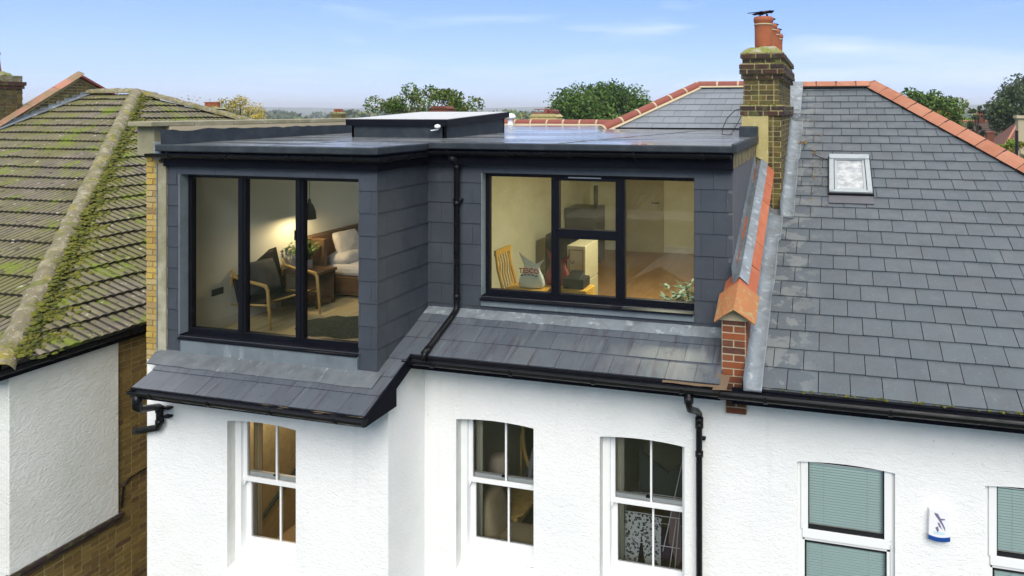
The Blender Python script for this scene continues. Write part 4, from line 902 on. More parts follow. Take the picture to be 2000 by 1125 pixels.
# ------------------------------------------------------------------ rooms
def room(parent, x0, x1, y0, y1, z0, z1, mw, mf, mc=None, skirt=True, hole=None):
    mb = MB()
    mb.face([(x0, y0, z0), (x0, y1, z0), (x0, y1, z1), (x0, y0, z1)]); mb.face([(x1, y0, z0), (x1, y0, z1), (x1, y1, z1), (x1, y1, z0)])
    mb.face([(x0, y1, z0), (x1, y1, z0), (x1, y1, z1), (x0, y1, z1)]); mb.build('room_wall', mw, parent)
    mb = MB(); mb.box(x0, x1, y0, y1, z0-.04, z0); mb.build('room_floor', mf, parent)
    mb = MB()
    if hole:
        a, b, c, d = hole
        for q in ((x0, a, y0, y1), (b, x1, y0, y1), (a, b, y0, c), (a, b, d, y1)): mb.box(*q, z1, z1+.03)
    else: mb.box(x0, x1, y0, y1, z1, z1+.03)
    mb.build('room_ceiling', mc or m_ceil, parent)
    if skirt:
        mb = MB(); mb.box(x0, x0+.015, y0, y1-.016, z0, z0+.13); mb.box(x0, x1, y1-.015, y1, z0, z0+.13); mb.build('skirting_board', m_skirt, parent)
FZ = 5.62
room(H1, -8.1, -5.12, 7.055, 11.6, FZ, 7.90, m_wallA, m_floor, hole=(-7.04, -5.56, 9.06, 10.84))
room(H1, -5.0, -1.16, 8.09, 13.9, FZ, 7.90, m_wallB, m_floorB)
room(H1, -8.3, -5.1, YW1+.27, 10.6, 2.0, 5.17, m_brownwall, m_brownwall, m_brownwall, skirt=False)
room(H1, -4.9, -3.06, YW2+.27, 11.0, 2.45, 5.48, m_dimwall, m_floorB, m_dimwall)
room(H1, -3.0, -1.05, YW2+.27, 11.0, 2.45, 5.48, m_dimwall, m_floorB, m_dimwall)
room(H2, -.9, 5.5, YW2+.2, 10.0, 2.3, 5.48, m_dimwall, m_floorB, m_dimwall, skirt=False)

# left loft room
def cushion(name, c, ax, ay, az, sx, sy, sz, mat, seed=0, n=14):
    """pillow: pinched edges and corners, soft swelling"""
    mb = MB(); c = Vector(c)
    for side in (1, -1):
        G_ = [[None]*(n+1) for _ in range(n+1)]
        for i in range(n+1):
            for j in range(n+1):
                u = i/n*2-1; v = j/n*2-1
                t = max(0, (1-abs(u)**2.6)*(1-abs(v)**2.6))**.45
                k = 1-.09*(abs(u*v))**2-.07*(1-abs(u))*abs(v)**3*1.2-.05*(1-abs(v))*abs(u)**3
                h = t*(1+.22*noise.noise((u*2+seed, v*2, side)))
                G_[i][j] = c+ax*(u*sx*k)+ay*(v*sy*k)+az*(side*h*sz)
        for i in range(n):
            for j in range(n):
                q = [G_[i][j], G_[i+1][j], G_[i+1][j+1], G_[i][j+1]]
                mb.face(q if side > 0 else q[::-1])
    return mb.build(name, mat, None, smooth=True)
T = thing('armchair', (-7.7, 8.15, FZ), 'pale oak armchair with a black leather sling seat behind the left dormer window', 'armchair')
ca, sa = math.cos(R(-8)), math.sin(R(-8))
def cw(u, v, z): return Vector((-7.68+u*ca-v*sa, 8.14+u*sa+v*ca, FZ+z))   # u forward (+x), v sideways (+y)
for s_ in (-1, 1):
    v = s_*.40
    mb = MB()
    mb.tube([cw(.40, v*1.0, 0), cw(.37, v, .30), cw(.345, v, .54), cw(.30, v, .585), cw(.2, v, .60), cw(-.1, v, .62), cw(-.30, v, .66), cw(-.37, v, .74)], [.014, .02, .022, .024, .022, .02, .022, .016], 8); mb.build('arm', m_wood, T, smooth=True)
    mb = MB(); mb.tube([cw(-.46, v, 0), cw(-.41, v, .32), cw(-.36, v, .66)], [.014, .02, .02], 8); mb.build('leg', m_wood, T, smooth=True)
    mb = MB(); mb.tube([cw(.365, v, .33), cw(-.41, v, .27)], .014, 8); mb.build('side_rail', m_wood, T, smooth=True)
mb = MB(); mb.tube([cw(.34, -.40, .36), cw(.34, .40, .36)], .016, 8); mb.tube([cw(-.40, -.40, .25), cw(-.40, .40, .25)], .014, 8); mb.build('cross_rail', m_wood, T, smooth=True)
mb = MB(); pv = None
for i in range(25):
    t = i/24
    if t < .5: u = .36-(.62)*t/.5; z = .40-.12*math.sin(t/.5*math.pi*.5)-.02
    else: u = -.26-.20*(t-.5)/.5; z = .26+.66*((t-.5)/.5)
    row = [cw(u, v, z-.05*(1-(v/.37)**2)*(1-abs(t-.5))) for v in np.linspace(-.375, .375, 9)]
    if pv:
        for k in range(8): mb.face([pv[k], pv[k+1], row[k+1], row[k]])
    pv = row
o = mb.build('sling_seat', m_leather, T, smooth=True); sm = o.modifiers.new('solid', 'SOLIDIFY'); sm.thickness = .012
mb = MB(); mb.tube([cw(-.41, -.41, .42), cw(-.47, -.44, .36), cw(-.42, -.40, .3), cw(-.5, -.45, .27)], .004, 6); mb.build('leather_lace', m_leather, T)
k1 = cushion('cushion', cw(-.20, -.07, .60), Vector((sa, -ca, 0)).normalized()*-1, Vector((-.35, 0, .93)).normalized(), Vector((.93, 0, .35)).normalized(), .27, .25, .07, m_cush, 3)
tag(k1, 'dark grey velvet cushion leaning on the black leather armchair', 'cushion')
T = thing('bedside_table', (-7.8, 8.93, FZ), 'dark rustic wooden bedside table under the potted plant', 'table')
mb = MB(); mb.box(-8.08, -7.42, 8.68, 9.08, FZ+.50, FZ+.545); mb.build('table_top', m_dwood, T, bevel=.006)
mb = MB(); mb.box(-8.08, -7.44, 8.72, 9.05, FZ+.06, FZ+.095); mb.box(-8.08, -7.44, 9.03, 9.06, FZ+.09, FZ+.50); mb.build('shelf', m_dwood, T)
for (a, b) in ((-8.06, 8.7), (-7.46, 8.7), (-8.06, 9.04), (-7.46, 9.04)):
    mb = MB(); mb.box(a-.02, a+.02, b-.02, b+.02, FZ, FZ+.50); mb.build('leg', m_dwood, T)
T = thing('potted_plant', (-7.83, 8.84, FZ+.545), 'bushy green plant in a square concrete pot on the bedside table', 'plant')
mb = MB(); mb.prism([(-7.90, 8.78, FZ+.547), (-7.74, 8.78, FZ+.547), (-7.74, 8.93, FZ+.547), (-7.90, 8.93, FZ+.547)], (0, 0, .13)); mb.build('planter', m_concrete, T, bevel=.006)
def fronds(mb, c, n, ln, rise, leaf=.03, leaves=10, seed=1):
    rd = random.Random(seed)
    for i in range(n):
        a = rd.uniform(0, 6.283); sp = rd.uniform(.15, 1.0); L_ = ln*rd.uniform(.6, 1.1)
        for k in range(1, leaves+1):
            t = k/leaves; p = Vector(c)+Vector((math.cos(a)*sp*L_*t*.6, math.sin(a)*sp*L_*t*.6, L_*rise*(t-.45*sp*t*t)))
            for s_ in (-1, 1):
                b_ = a+s_*rd.uniform(.6, 1.3); d = Vector((math.cos(b_), math.sin(b_), rd.uniform(-.3, .5))).normalized(); q = d.cross(Vector((0, 0, 1))).normalized()
                l2 = leaf*rd.uniform(.7, 1.3); mb.face([p, p+d*l2*.5+q*l2*.22, p+d*l2, p+d*l2*.5-q*l2*.22])
        mb.tube([Vector(c), Vector(c)+Vector((math.cos(a)*sp*L_*.35, math.sin(a)*sp*L_*.35, L_*rise*.5))], .003, 4)
mb = MB(); fronds(mb, (-7.82, 8.855, FZ+.66), 42, .42, .85, .07, 9); mb.build('foliage', m_leaf, T)
T = thing('bed', (-7.3, 10.2, FZ), 'rustic dark wood bed with tall headboard against the wall', 'bed')
mb = MB(); mb.box(-8.08, -7.93, 9.12, 10.9, FZ, FZ+.98); mb.box(-8.085, -7.70, 9.12, 9.20, FZ+.0, FZ+.95)
for k in range(4): mb.box(-7.93, -7.915, 9.22+k*.42, 9.62+k*.42, FZ+.3, FZ+.96)
mb.build('headboard', m_dwood, T, bevel=.006)
mb = MB(); mb.box(-7.93, -6.0, 9.26, 10.85, FZ+.06, FZ+.34); mb.build('bed_base', m_dwood, T, bevel=.008)
mb = MB(); mb.box(-7.9, -6.02, 9.30, 10.82, FZ+.34, FZ+.52); mb.build('mattress', m_linen, T, bevel=.06)
for nm, c, s, lb in (('pillow', (-7.66, 9.62, FZ+.58), 0, 'white pillow lying flat at the head of the rustic bed'), ('pillow', (-7.70, 9.66, FZ+.80), 5, 'white pillow propped upright against the rustic headboard')):
    if s: o = cushion(nm, c, Vector((.1, 1, 0)).normalized(), Vector((-.35, 0, .94)).normalized(), Vector((.94, 0, .35)).normalized(), .27, .22, .08, m_linen, s)
    else: o = cushion(nm, c, Vector((0, 1, 0)), Vector((1, 0, 0)), Vector((0, 0, 1)), .32, .22, .12, m_linen, s)
    tag(o, lb, 'pillow', 'pillows on the bed')
T = thing('pendant_lamp', (-7.73, 8.85, 7.88), 'small dark metal pendant lamp glowing warm beside the bed', 'lamp')
mb = MB(); mb.lathe([(.012, .31), (.02, .30), (.024, .25), (.05, .22), (.085, .12), (.098, .0), (.093, .0), (.08, .115), (.045, .21), (.01, .24)], (-7.73, 8.85, 6.93), 24); mb.build('lamp_shade', M('pitted_metal', (.07, .065, .06), .5, metal=.6, bump=[dict(scale=40, str=.6, d=.006)]), T, smooth=True)
mb = MB(); mb.tube([(-7.73, 8.85, 7.22), (-7.73, 8.85, 7.90)], .004, 6); mb.lathe([(.0, 0), (.045, 0), (.045, -.03), (.0, -.03)], (-7.73, 8.85, 7.9), 16); mb.build('flex', m_cowl, T)
mb = MB(); mb.lathe([(.0, -.035), (.02, -.028), (.03, 0), (.02, .028), (.012, .05), (0, .05)], (-7.73, 8.85, 7.00), 16); mb.build('bulb', M('warm_bulb', (1, .8, .5), emit=((1, .66, .22), 14)), T, smooth=True)
ld = bpy.data.lights.new('bulb_light', 'POINT'); ld.energy = 8; ld.color = (1, .74, .40); ld.shadow_soft_size = .03
lo = bpy.data.objects.new('bulb_light', ld); COL.objects.link(lo); lo.parent = T; lo.location = Vector((-7.73, 8.85, 6.95))-Vector(T.location)
mb = MB(); ctr = Vector((-6.45, 8.05, FZ+.008)); rows = []
for k in range(64):
    a = 2*math.pi*k/64; r_ = 1+.28*noise.noise((math.cos(a)*1.6, math.sin(a)*1.6, 4))+.06*math.sin(9*a)
    rows.append((math.cos(a)*.72*r_, math.sin(a)*.50*r_))
for ring in range(8):
    for k in range(64):
        def pt(rg, kk):
            t = rg/8; x, y = rows[kk % 64]; return ctr+Vector((x*t, y*t, .028*(1-t**6)+(.03*noise.noise((x*t*9, y*t*9, 1)) if rg < 8 else 0)))
        mb.face([pt(ring, k), pt(ring+1, k), pt(ring+1, k+1), pt(ring, k+1)] if ring else [ctr+Vector((0, 0, .03)), pt(1, k), pt(1, k+1)])
tag(mb.build('fur_rug', m_rug, None, smooth=True), 'shaggy grey green fur rug on the pale floor by the left dormer window', 'rug')
mb = MB(); mb.box(-8.098, -8.088, 7.48, 7.66, 6.08, 6.17); tag(mb.build('wall_socket', m_cowl, None, bevel=.003), 'black double wall socket low on the pale green wall', 'socket')

# right loft room
T = thing('dining_chair', (-4.0, 8.45, FZ), 'orange pine chair with a slatted back behind the right dormer window', 'chair')
def chair(T, x0, y0, sx, sy, zs, zb):
    mb = MB(); mb.box(x0, x0+sx, y0, y0+sy, zs-.04, zs); mb.build('seat', m_pine, T, bevel=.008)
    for yy_ in (y0+.02, y0+sy-.02):
        mb = MB(); mb.tube([(x0+.02, yy_, FZ), (x0+.02, yy_, zs), (x0-.05, yy_, zs+.25), (x0-.08, yy_, zb)], [.02, .022, .022, .02], 8); mb.build('leg', m_pine, T, smooth=True)
        mb = MB(); mb.beam((x0+sx-.03, yy_, FZ), (x0+sx-.03, yy_, zs-.04), .035); mb.build('leg', m_pine, T)
    mb = MB(); mb.beam((x0-.08, y0-.01, zb), (x0-.08, y0+sy+.01, zb), .03, .075)
    for k in range(5):
        yk = y0+sy*(k+1)/6; mb.tube([(x0+.0, yk, zs), (x0-.045, yk, zs+.18), (x0-.045, yk, zs+.32), (x0-.08, yk, zb-.03)], .011, 6)
    mb.build('backrest', m_pine, T)
chair(T, -4.19, 8.20, .56, .42, 6.235, 6.71)
def carrier(c, w_, h_, mat, name, lb):
    mb = MB(); n = 16; rows = []
    prof = [(0, .40, .17), (.03, .47, .20), (.15, .50, .20), (.38, .46, .17), (.58, .34, .11), (.70, .29, .05), (.78, .33, .03), (.9, .44, .02), (1.0, .5, .008)]
    for (t, a, b) in prof:
        row = []
        for k in range(n*2):
            an = 2*math.pi*k/(n*2); cx = math.copysign(abs(math.cos(an))**.7, math.cos(an)); sy_ = math.copysign(abs(math.sin(an))**.7, math.sin(an))
            z = t*h_
            if t > .72: z += h_*.16*(abs(cx)**2)*(t-.72)/.28-h_*.14*(1-abs(cx))*(t-.72)/.28+(.03 if cx < 0 else -.03)*(t-.72)/.28
            wr_ = 1+.07*noise.noise((cx*3, t*6, sy_*2+h_*9)); row.append((c[0]+cx*w_*a*wr_, c[1]+sy_*w_*b*wr_, c[2]+z))
        rows.append(row)
    for i in range(len(rows)-1):
        for k in range(n*2): q = (k+1) % (n*2); mb.face([rows[i][k], rows[i][q], rows[i+1][q], rows[i+1][k]])
    mb.face(rows[0][::-1]); o = mb.build(name, mat, None, smooth=True, sub=1); tag(o, lb, 'bag'); return o
m_bag = M('pale_plastic_bag', (.62, .68, .64), .35, noises=[dict(scale=9, lo=.45, hi=.7, col=(.5, .56, .52), fac=.6)], bump=[dict(scale=14, str=.8, d=.02)])
m_redbag = M('dark_red_bag', (.20, .012, .018), .5, bump=[dict(scale=12, str=.8, d=.02)])
bag = carrier((-3.85, 8.42, 6.237), .37, .37, m_bag, 'carrier_bag', 'white supermarket carrier bag with red lettering standing on the pine chair seat')
def text(s, size, mat, parent, loc, rot=(R(90), 0, 0), name='lettering', ext=.0008, curve=None):
    cu = bpy.data.curves.new(name, 'FONT'); cu.body = s; cu.size = size; cu.align_x = 'CENTER'; cu.extrude = ext; cu.resolution_u = 3; cu.offset = size*.02
    ob = bpy.data.objects.new(name, cu); COL.objects.link(ob); dg = bpy.context.evaluated_depsgraph_get()
    me = bpy.data.meshes.new_from_object(ob.evaluated_get(dg)); bpy.data.objects.remove(ob)
    mtx = Matrix.Translation(Vector(loc)-org(parent)) @ Vector(rot).to_track_quat('Z', 'Y').to_matrix().to_4x4() if False else Matrix.Translation(Vector(loc)-org(parent)) @ Matrix.Rotation(rot[2], 4, 'Z') @ Matrix.Rotation(rot[0], 4, 'X')
    if curve:
        for v in me.vertices: v.co.y += curve*(1-(v.co.x/(size*2.2))**2)
    me.transform(mtx); me.materials.clear(); me.materials.append(mat)
    o = bpy.data.objects.new(name, me); COL.objects.link(o); o.parent = parent; return o
m_redp = M('red_print', (.45, .02, .03), .5); m_bluep = M('dark_blue_print', (.02, .06, .14), .5)
text('TESCO', .093, m_redp, bag, (-3.862, 8.352, 6.425), curve=.018)
mb = MB()
for k in range(5):
    x = -3.862+(k-2)*.052; mb.prism([(x-.022, 8.345, 6.398+.016*(1-((x+3.862)/.12)**2)), (x+.012, 8.345, 6.398+.016*(1-((x+3.862)/.12)**2)), (x+.022, 8.345, 6.408+.016*(1-((x+3.862)/.12)**2)), (x-.012, 8.345, 6.408+.016*(1-((x+3.862)/.12)**2))], (0, .03, 0))
mb.build('printed_dashes', m_bluep, bag)
carrier((-3.56, 8.62, 6.237), .36, .40, m_redbag, 'red_bag', 'dark red bag slumped behind the white carrier bag on the pine chair')
m_cream2 = M('cream_enamel', (.42, .38, .25), .5, noises=[dict(scale=6, lo=.4, hi=.7, col=(.5, .44, .28), fac=.5)])
for (z0, lb) in ((FZ, 'lower cream storage trunk of the stack behind the right dormer window'), (FZ+.52, 'upper cream storage trunk of the stack behind the right dormer window')):
    T = thing('storage_trunk', (-3.4, 9.45, z0), lb, 'trunk', 'cream trunks stacked in the right loft room')
    mb = MB(); mb.box(-3.66, -3.38, 9.2, 9.75, z0+.002, z0+.515); mb.build('body', m_cream2, T, bevel=.01)
    mb = MB()
    for (a, b, c, d) in ((-3.63, -3.41, z0+.05, z0+.06), (-3.63, -3.41, z0+.45, z0+.46), (-3.63, -3.62, z0+.05, z0+.46), (-3.42, -3.41, z0+.05, z0+.46)): mb.box(a, b, 9.19, 9.2, c, d)
    mb.build('edge_trim', m_dwood, T)
    mb = MB(); mb.tube([(-3.60, 9.185, z0+.3), (-3.585, 9.17, z0+.265), (-3.565, 9.17, z0+.265), (-3.55, 9.185, z0+.3)], .006, 6); mb.build('handle', m_cowl, T)
T = thing('interior_door', (-3.9, 13.88, FZ), 'pale door with a black lever handle at the back of the right loft room', 'door')
mb = MB(); mb.box(-4.4, -3.36, 13.84, 13.88, FZ, 7.65); mb.build('door_leaf', m_cream2, T, bevel=.004)
mb = MB(); mb.tube([(-3.46, 13.84, 6.66), (-3.46, 13.79, 6.66), (-3.6, 13.79, 6.66)], .012, 8); mb.lathe([(0, 0), (.03, 0)], (-3.46, 13.83, 6.66)); mb.build('handle', m_cowl, T)
mb = MB(); mb.box(-4.98, -4.36, 12.4, 13.0, FZ, 6.5); mb.box(-4.98, -4.36, 12.38, 13.0, 6.5, 6.70); mb.box(-4.5, -4.43, 12.7, 12.78, 6.70, 7.12)
T = thing('range_cooker', (-4.6, 12.7, FZ), 'dark cooker with black hood and flue at the back of the loft room', 'cooker')
mb.build('cooker_body', M('charcoal_enamel', (.06, .058, .055), .4), T, bevel=.01)
mb = MB(); mb.box(-4.75, -4.3, 10.9, 11.3, FZ, FZ+.85); tag(mb.build('tall_bin', m_cowl, None, bevel=.04), 'dark grey tall bin standing beyond the cream trunks', 'bin')
T = thing('leafy_houseplant', (-1.75, 8.55, FZ), 'blue green leafy houseplant in a dark pot at the right edge of the dormer window', 'plant')
mb = MB(); mb.lathe([(0, 0), (.11, 0), (.14, .3), (.12, .3), (.0, .28)], (-1.78, 8.5, FZ), 18); mb.build('plant_pot', m_cowl, T, smooth=True)
mb = MB(); fronds(mb, (-1.78, 8.5, FZ+.3), 30, .62, .9, .12, 7, 5); mb.build('foliage', M('blue_green_leaf', (.05, .12, .08), .6, vary=[(.04, .09, .07), (.08, .17, .11)]), T)
mb = MB(); mb.box(-3.40, -3.02, 8.25, 8.6, 6.12, 6.28); tag(mb.build('yellow_crate', m_pine, None, bevel=.01), 'small orange yellow crate beside the pine chair at the window', 'crate')
mb = MB(); mb.box(-3.36, -3.08, 8.3, 8.56, 6.285, 6.41); mb.obox((-3.22, 8.4, 6.44), Vector((1, 0, 0)), Vector((0, .9, .4)), Vector((0, -.4, .9)), .1, .1, .012); tag(mb.build('black_camera_case', m_cowl, None, bevel=.01), 'black case with its lid raised on top of the yellow crate', 'case')
T = thing('ceiling_strip_light', (-2.3, 9.0, 7.9), 'short bright white strip light on the loft room ceiling', 'light')
mb = MB(); mb.box(-2.42, -2.2, 9.0, 9.5, 7.87, 7.9); mb.build('light_body', m_white, T)
mb = MB(); mb.box(-2.41, -2.21, 9.01, 9.49, 7.862, 7.869); mb.build('diffuser', M('lit_diffuser', (1, 1, 1), emit=((1, .94, .78), 22)), T)
ld = bpy.data.lights.new('strip_lamp', 'AREA'); ld.shape = 'RECTANGLE'; ld.size = .2; ld.size_y = .48; ld.energy = 34; ld.color = (1, .96, .80)
lo = bpy.data.objects.new('strip_lamp', ld); COL.objects.link(lo); lo.parent = T; lo.location = Vector((-2.31, 9.25, 7.855))-Vector(T.location)

# lower rooms
T = thing('added_bulb', (-7.9, 8.6, 4.3), 'small added bulb that lights the tan room behind the far left sash window', 'lamp')  # bulb added to brighten the otherwise dark tan room
mb = MB(); mb.lathe([(0, -.05), (.022, -.03), (.028, 0), (.02, .03), (.012, .06), (0, .07)], (-7.7, 8.5, 4.45), 14); mb.build('bulb', M('added_bulb_glow', (1, .85, .6), emit=((1, .8, .5), 9)), T, smooth=True)
mb = MB(); mb.tube([(-7.7, 8.5, 4.52), (-7.7, 8.5, 5.17)], .004, 6); mb.build('flex', m_white, T)
ld = bpy.data.lights.new('added_stair_light', 'POINT'); ld.energy = 13; ld.color = (1, .86, .66); ld.shadow_soft_size = .05  # added point lamp for the tan room
lo = bpy.data.objects.new('added_stair_light', ld); COL.objects.link(lo); lo.parent = T; lo.location = Vector((-7.7, 8.5, 4.38))-Vector(T.location)
T = thing('wall_handrail', (-8.2, 8.6, 3.3), 'dark handrail slanting across the tan wall behind the far left sash window', 'handrail')
mb = MB(); mb.tube([(-8.24, 7.9, 2.15), (-8.24, 9.9, 3.32)], .03, 8); mb.tube([(-8.24, 8.7, 2.6), (-8.3, 8.7, 2.55)], .012, 6); mb.build('rail', m_cowl, T)
def curtain(x0, x1, y, z0, z1, name, mat, lb, parent=None, fold=.02, taper=0):
    mb = MB(); n = 40; A = []
    for i in range(n+1):
        t = i/n; x = x0+(x1-x0)*t; dy = fold*math.sin(t*math.pi*2*max(2, (abs(x1-x0)/.05)))
        A.append((x, y+dy))
    for i in range(n):
        (a, b), (c, d) = A[i], A[i+1]; mb.face([(a+taper, b, z0), (c+taper, d, z0), (c, d, z1), (a, b, z1)])
    o = mb.build(name, mat, parent, smooth=True); sm = o.modifiers.new('solid', 'SOLIDIFY'); sm.thickness = .004
    if not parent: tag(o, lb, 'curtain')
    return o
curtain(-7.12, -6.98, 7.19, 2.5, 4.8, 'curtain', M('tan_curtain', (.42, .3, .16), .9), 'pale tan curtain hanging at the left of the far left sash window')
curtain(-4.40, -4.30, 7.93, 2.5, 4.9, 'curtain', m_curtain, 'narrow cream curtain at the left of the middle sash window')
curtain(-2.53, -2.42, 7.93, 2.5, 4.9, 'curtain', m_curtain, 'cream curtain at the left of the sash window with drying clothes')
curtain(-1.66, -1.58, 7.95, 2.5, 4.4, 'curtain', m_curtain, 'cream curtain at the right of the sash window with drying clothes', taper=-.03)
T = thing('table_lamp', (-4.43, 8.6, 3.10), 'gold table lamp with a pinkish beige tapered shade on the side table', 'lamp')
mb = MB(); mb.lathe([(.13, 0), (.155, .02), (.135, .26), (.11, .33), (.09, .345), (.0, .35)], (-4.43, 8.6, 3.50), 24); mb.build('lamp_shade', M('pinkish_shade', (.66, .54, .44), .9), T, smooth=True)
mb = MB(); mb.lathe([(.07, 0), (.07, .015), (.015, .03), (.012, .15), (.02, .2), (.01, .25), (.01, .42)], (-4.43, 8.6, 3.10), 16); mb.build('lamp_base', M('brass', (.5, .33, .08), .3, metal=.9), T, smooth=True)
T = thing('side_table', (-4.3, 8.75, 2.45), 'honey coloured wooden side table behind the middle sash window', 'table')
mb = MB(); mb.prism([(-4.62, 8.45, 3.06), (-4.22, 8.42, 3.06), (-4.05, 8.6, 3.06), (-4.0, 9.3, 3.06), (-4.62, 9.3, 3.06)], (0, 0, .035)); mb.build('table_top', m_wood, T, bevel=.006)
mb = MB(); mb.box(-4.56, -4.14, 8.50, 8.53, 2.93, 3.06); mb.box(-4.14, -4.11, 8.53, 9.25, 2.93, 3.06); mb.build('apron_rail', m_wood, T)
for (a, b) in ((-4.55, 8.52), (-4.13, 8.52), (-4.1, 9.25), (-4.55, 9.25)):
    mb = MB(); mb.tube([(a, b, 2.45), (a+.03, b, 2.62), (a-.01, b, 2.85), (a, b, 3.06)], [.018, .02, .032, .03], 8); mb.build('leg', m_wood, T, smooth=True)
T = thing('velvet_armchair', (-4.1, 8.05, 2.45), 'beige velvet armchair right behind the middle sash window', 'armchair')
mb = MB()
def soft(mb, cx, cy, cz_, sx, sy, sz, tilt=0, n=14):
    for i in range(n):
        for j in range(n*2):
            def P_(a, b):
                th = math.pi*a/n-math.pi/2; ph = math.pi*b/n
                f = lambda v: math.copysign(abs(v)**.55, v)
                x = f(math.cos(th))*f(math.cos(ph))*sx; y = f(math.cos(th))*f(math.sin(ph))*sy; z = f(math.sin(th))*sz
                return (cx+x*math.cos(tilt)+z*math.sin(tilt), cy+y, cz_-x*math.sin(tilt)+z*math.cos(tilt))
            mb.face([P_(i, j), P_(i, j+1), P_(i+1, j+1), P_(i+1, j)])
soft(mb, -4.30, 8.25, 3.15, .13, .26, .42, -.22); mb.build('backrest', m_beige, T, smooth=True)
mb = MB(); soft(mb, -3.96, 8.25, 2.93, .34, .27, .14); mb.build('seat', m_beige, T, smooth=True)
for (a, b) in ((-4.25, 8.05), (-3.7, 8.05), (-4.25, 8.45), (-3.7, 8.45)): mb = MB(); mb.tube([(a, b, 2.45), (a, b, 2.85)], [.015, .025], 8); mb.build('leg', m_dwood, T, smooth=True)
T = thing('cheval_mirror', (-4.1, 9.5, 2.45), 'oval mirror in a curved orange wooden frame behind the lamp', 'mirror')
mb = MB(); n = 40; pts = [(-4.25+.24*math.cos(2*math.pi*i/n), 9.5, 3.75+.62*math.sin(2*math.pi*i/n)) for i in range(n+1)]; mb.tube(pts, .03, 8, cap=False); mb.build('mirror_frame', m_wood, T, smooth=True)
mb = MB(); mb.face(pts[:-1]); mb.build('mirror_glass', M('mirror_silver', (.6, .6, .6), .05, metal=1), T)
mb = MB()
for s_ in (-1, 1): mb.tube([(-4.25+s_*.27, 9.5, 3.7), (-4.25+s_*.27, 9.5, 2.6), (-4.25+s_*.3, 9.3, 2.45)], .018, 8)
mb.build('stand', m_wood, T)
# drying clothes
m_leo = bpy.data.materials.new('spotted_cotton'); m_leo.use_nodes = True; t = m_leo.node_tree; b_ = t.nodes['Principled BSDF']; b_.inputs['Roughness'].default_value = .9
ge = N(t, 'ShaderNodeNewGeometry'); n1 = N(t, 'ShaderNodeTexNoise'); n1.inputs['Scale'].default_value = 20; mixv = N(t, 'ShaderNodeMix', data_type='VECTOR'); mixv.inputs[0].default_value = .05
vo = N(t, 'ShaderNodeTexVoronoi'); vo.inputs['Scale'].default_value = 26; rp_ = N(t, 'ShaderNodeValToRGB'); cr = rp_.color_ramp; cr.interpolation = 'CONSTANT'
for p, c in ((0, (.30, .31, .31)), (.20, (.03, .03, .035)), (.42, (.62, .63, .61))):
    e_ = cr.elements[0] if p == 0 else cr.elements.new(p); e_.color = (*c, 1); e_.position = p
cr.elements[-1].color = (.62, .63, .61, 1)
t.links.new(ge.outputs['Position'], mixv.inputs[4]); t.links.new(ge.outputs['Position'], n1.inputs['Vector']); t.links.new(n1.outputs['Color'], mixv.inputs[5]); t.links.new(mixv.outputs[1], vo.inputs['Vector'])
t.links.new(vo.outputs['Distance'], rp_.inputs[0]); t.links.new(rp_.outputs['Color'], b_.inputs['Base Color'])
mb = MB()
def cloth(mb, outline, y, n=1, thick=.012):
    mb.prism([(x, y, z) for x, z in outline], (0, thick, 0))
cloth(mb, [(-2.44, 3.66), (-1.98, 3.64), (-1.99, 3.3), (-1.985, 2.85), (-2.14, 2.85), (-2.20, 3.15), (-2.23, 3.42), (-2.27, 3.15), (-2.31, 2.85), (-2.44, 2.85), (-2.45, 3.2)], 8.05)
tag(mb.build('spotted_trousers', m_leo), 'white trousers with a grey animal spot print hanging on the clothes airer', 'trousers')
T = thing('clothes_airer', (-2.15, 8.25, 2.45), 'thin white metal clothes airer behind the sash window beside the downpipe', 'clothes airer')
mb = MB()
for z in (3.66, 3.3, 2.95):
    for y in (8.065, 8.5): mb.tube([(-2.5, y, z), (-1.75, y, z)], .005, 6)
mb.tube([(-1.96, 8.04, 3.25), (-1.80, 8.5, 4.2)], .006, 6); mb.tube([(-1.96, 8.04, 2.45), (-1.85, 8.3, 3.5)], .006, 6); mb.tube([(-1.86, 8.04, 2.45), (-1.80, 8.3, 3.7)], .006, 6); mb.tube([(-2.5, 8.065, 2.45), (-2.5, 8.3, 3.7)], .006, 6)
mb.build('airer_frame', m_white, T, smooth=True)
mb = MB(); cloth(mb, [(-1.93, 3.60), (-1.84, 3.62), (-1.80, 3.5), (-1.78, 3.0), (-1.84, 2.9), (-1.9, 3.1), (-1.95, 3.2)], 8.3, thick=.03); tag(mb.build('pinkish_top', M('mauve_cloth', (.30, .19, .21), .9, bump=[dict(scale=10, str=.6, d=.02)])), 'mauve grey top hanging at the end of the clothes airer', 'top')
mb = MB(); soft(mb, -2.18, 8.6, 2.98, .3, .2, .14); tag(mb.build('purple_towel', M('purple_towel_cloth', (.10, .05, .12), .95, bump=[dict(scale=15, str=.8, d=.02)]), None, smooth=True), 'folded purple towel on the lower rail behind the spotted trousers', 'towel')
mb = MB(); mb.tube([(-2.45, 8.85, 4.0), (-2.1, 8.9, 3.72), (-1.75, 8.85, 3.98)], .012, 8); cloth(mb, [(-2.5, 4.02), (-2.1, 3.74), (-1.75, 4.0), (-1.66, 3.3), (-2.5, 3.3)], 8.9, thick=.03)
tag(mb.build('grey_jacket', M('slate_grey_cloth', (.06, .07, .07), .9)), 'dark grey jacket hanging behind the clothes airer', 'jacket')

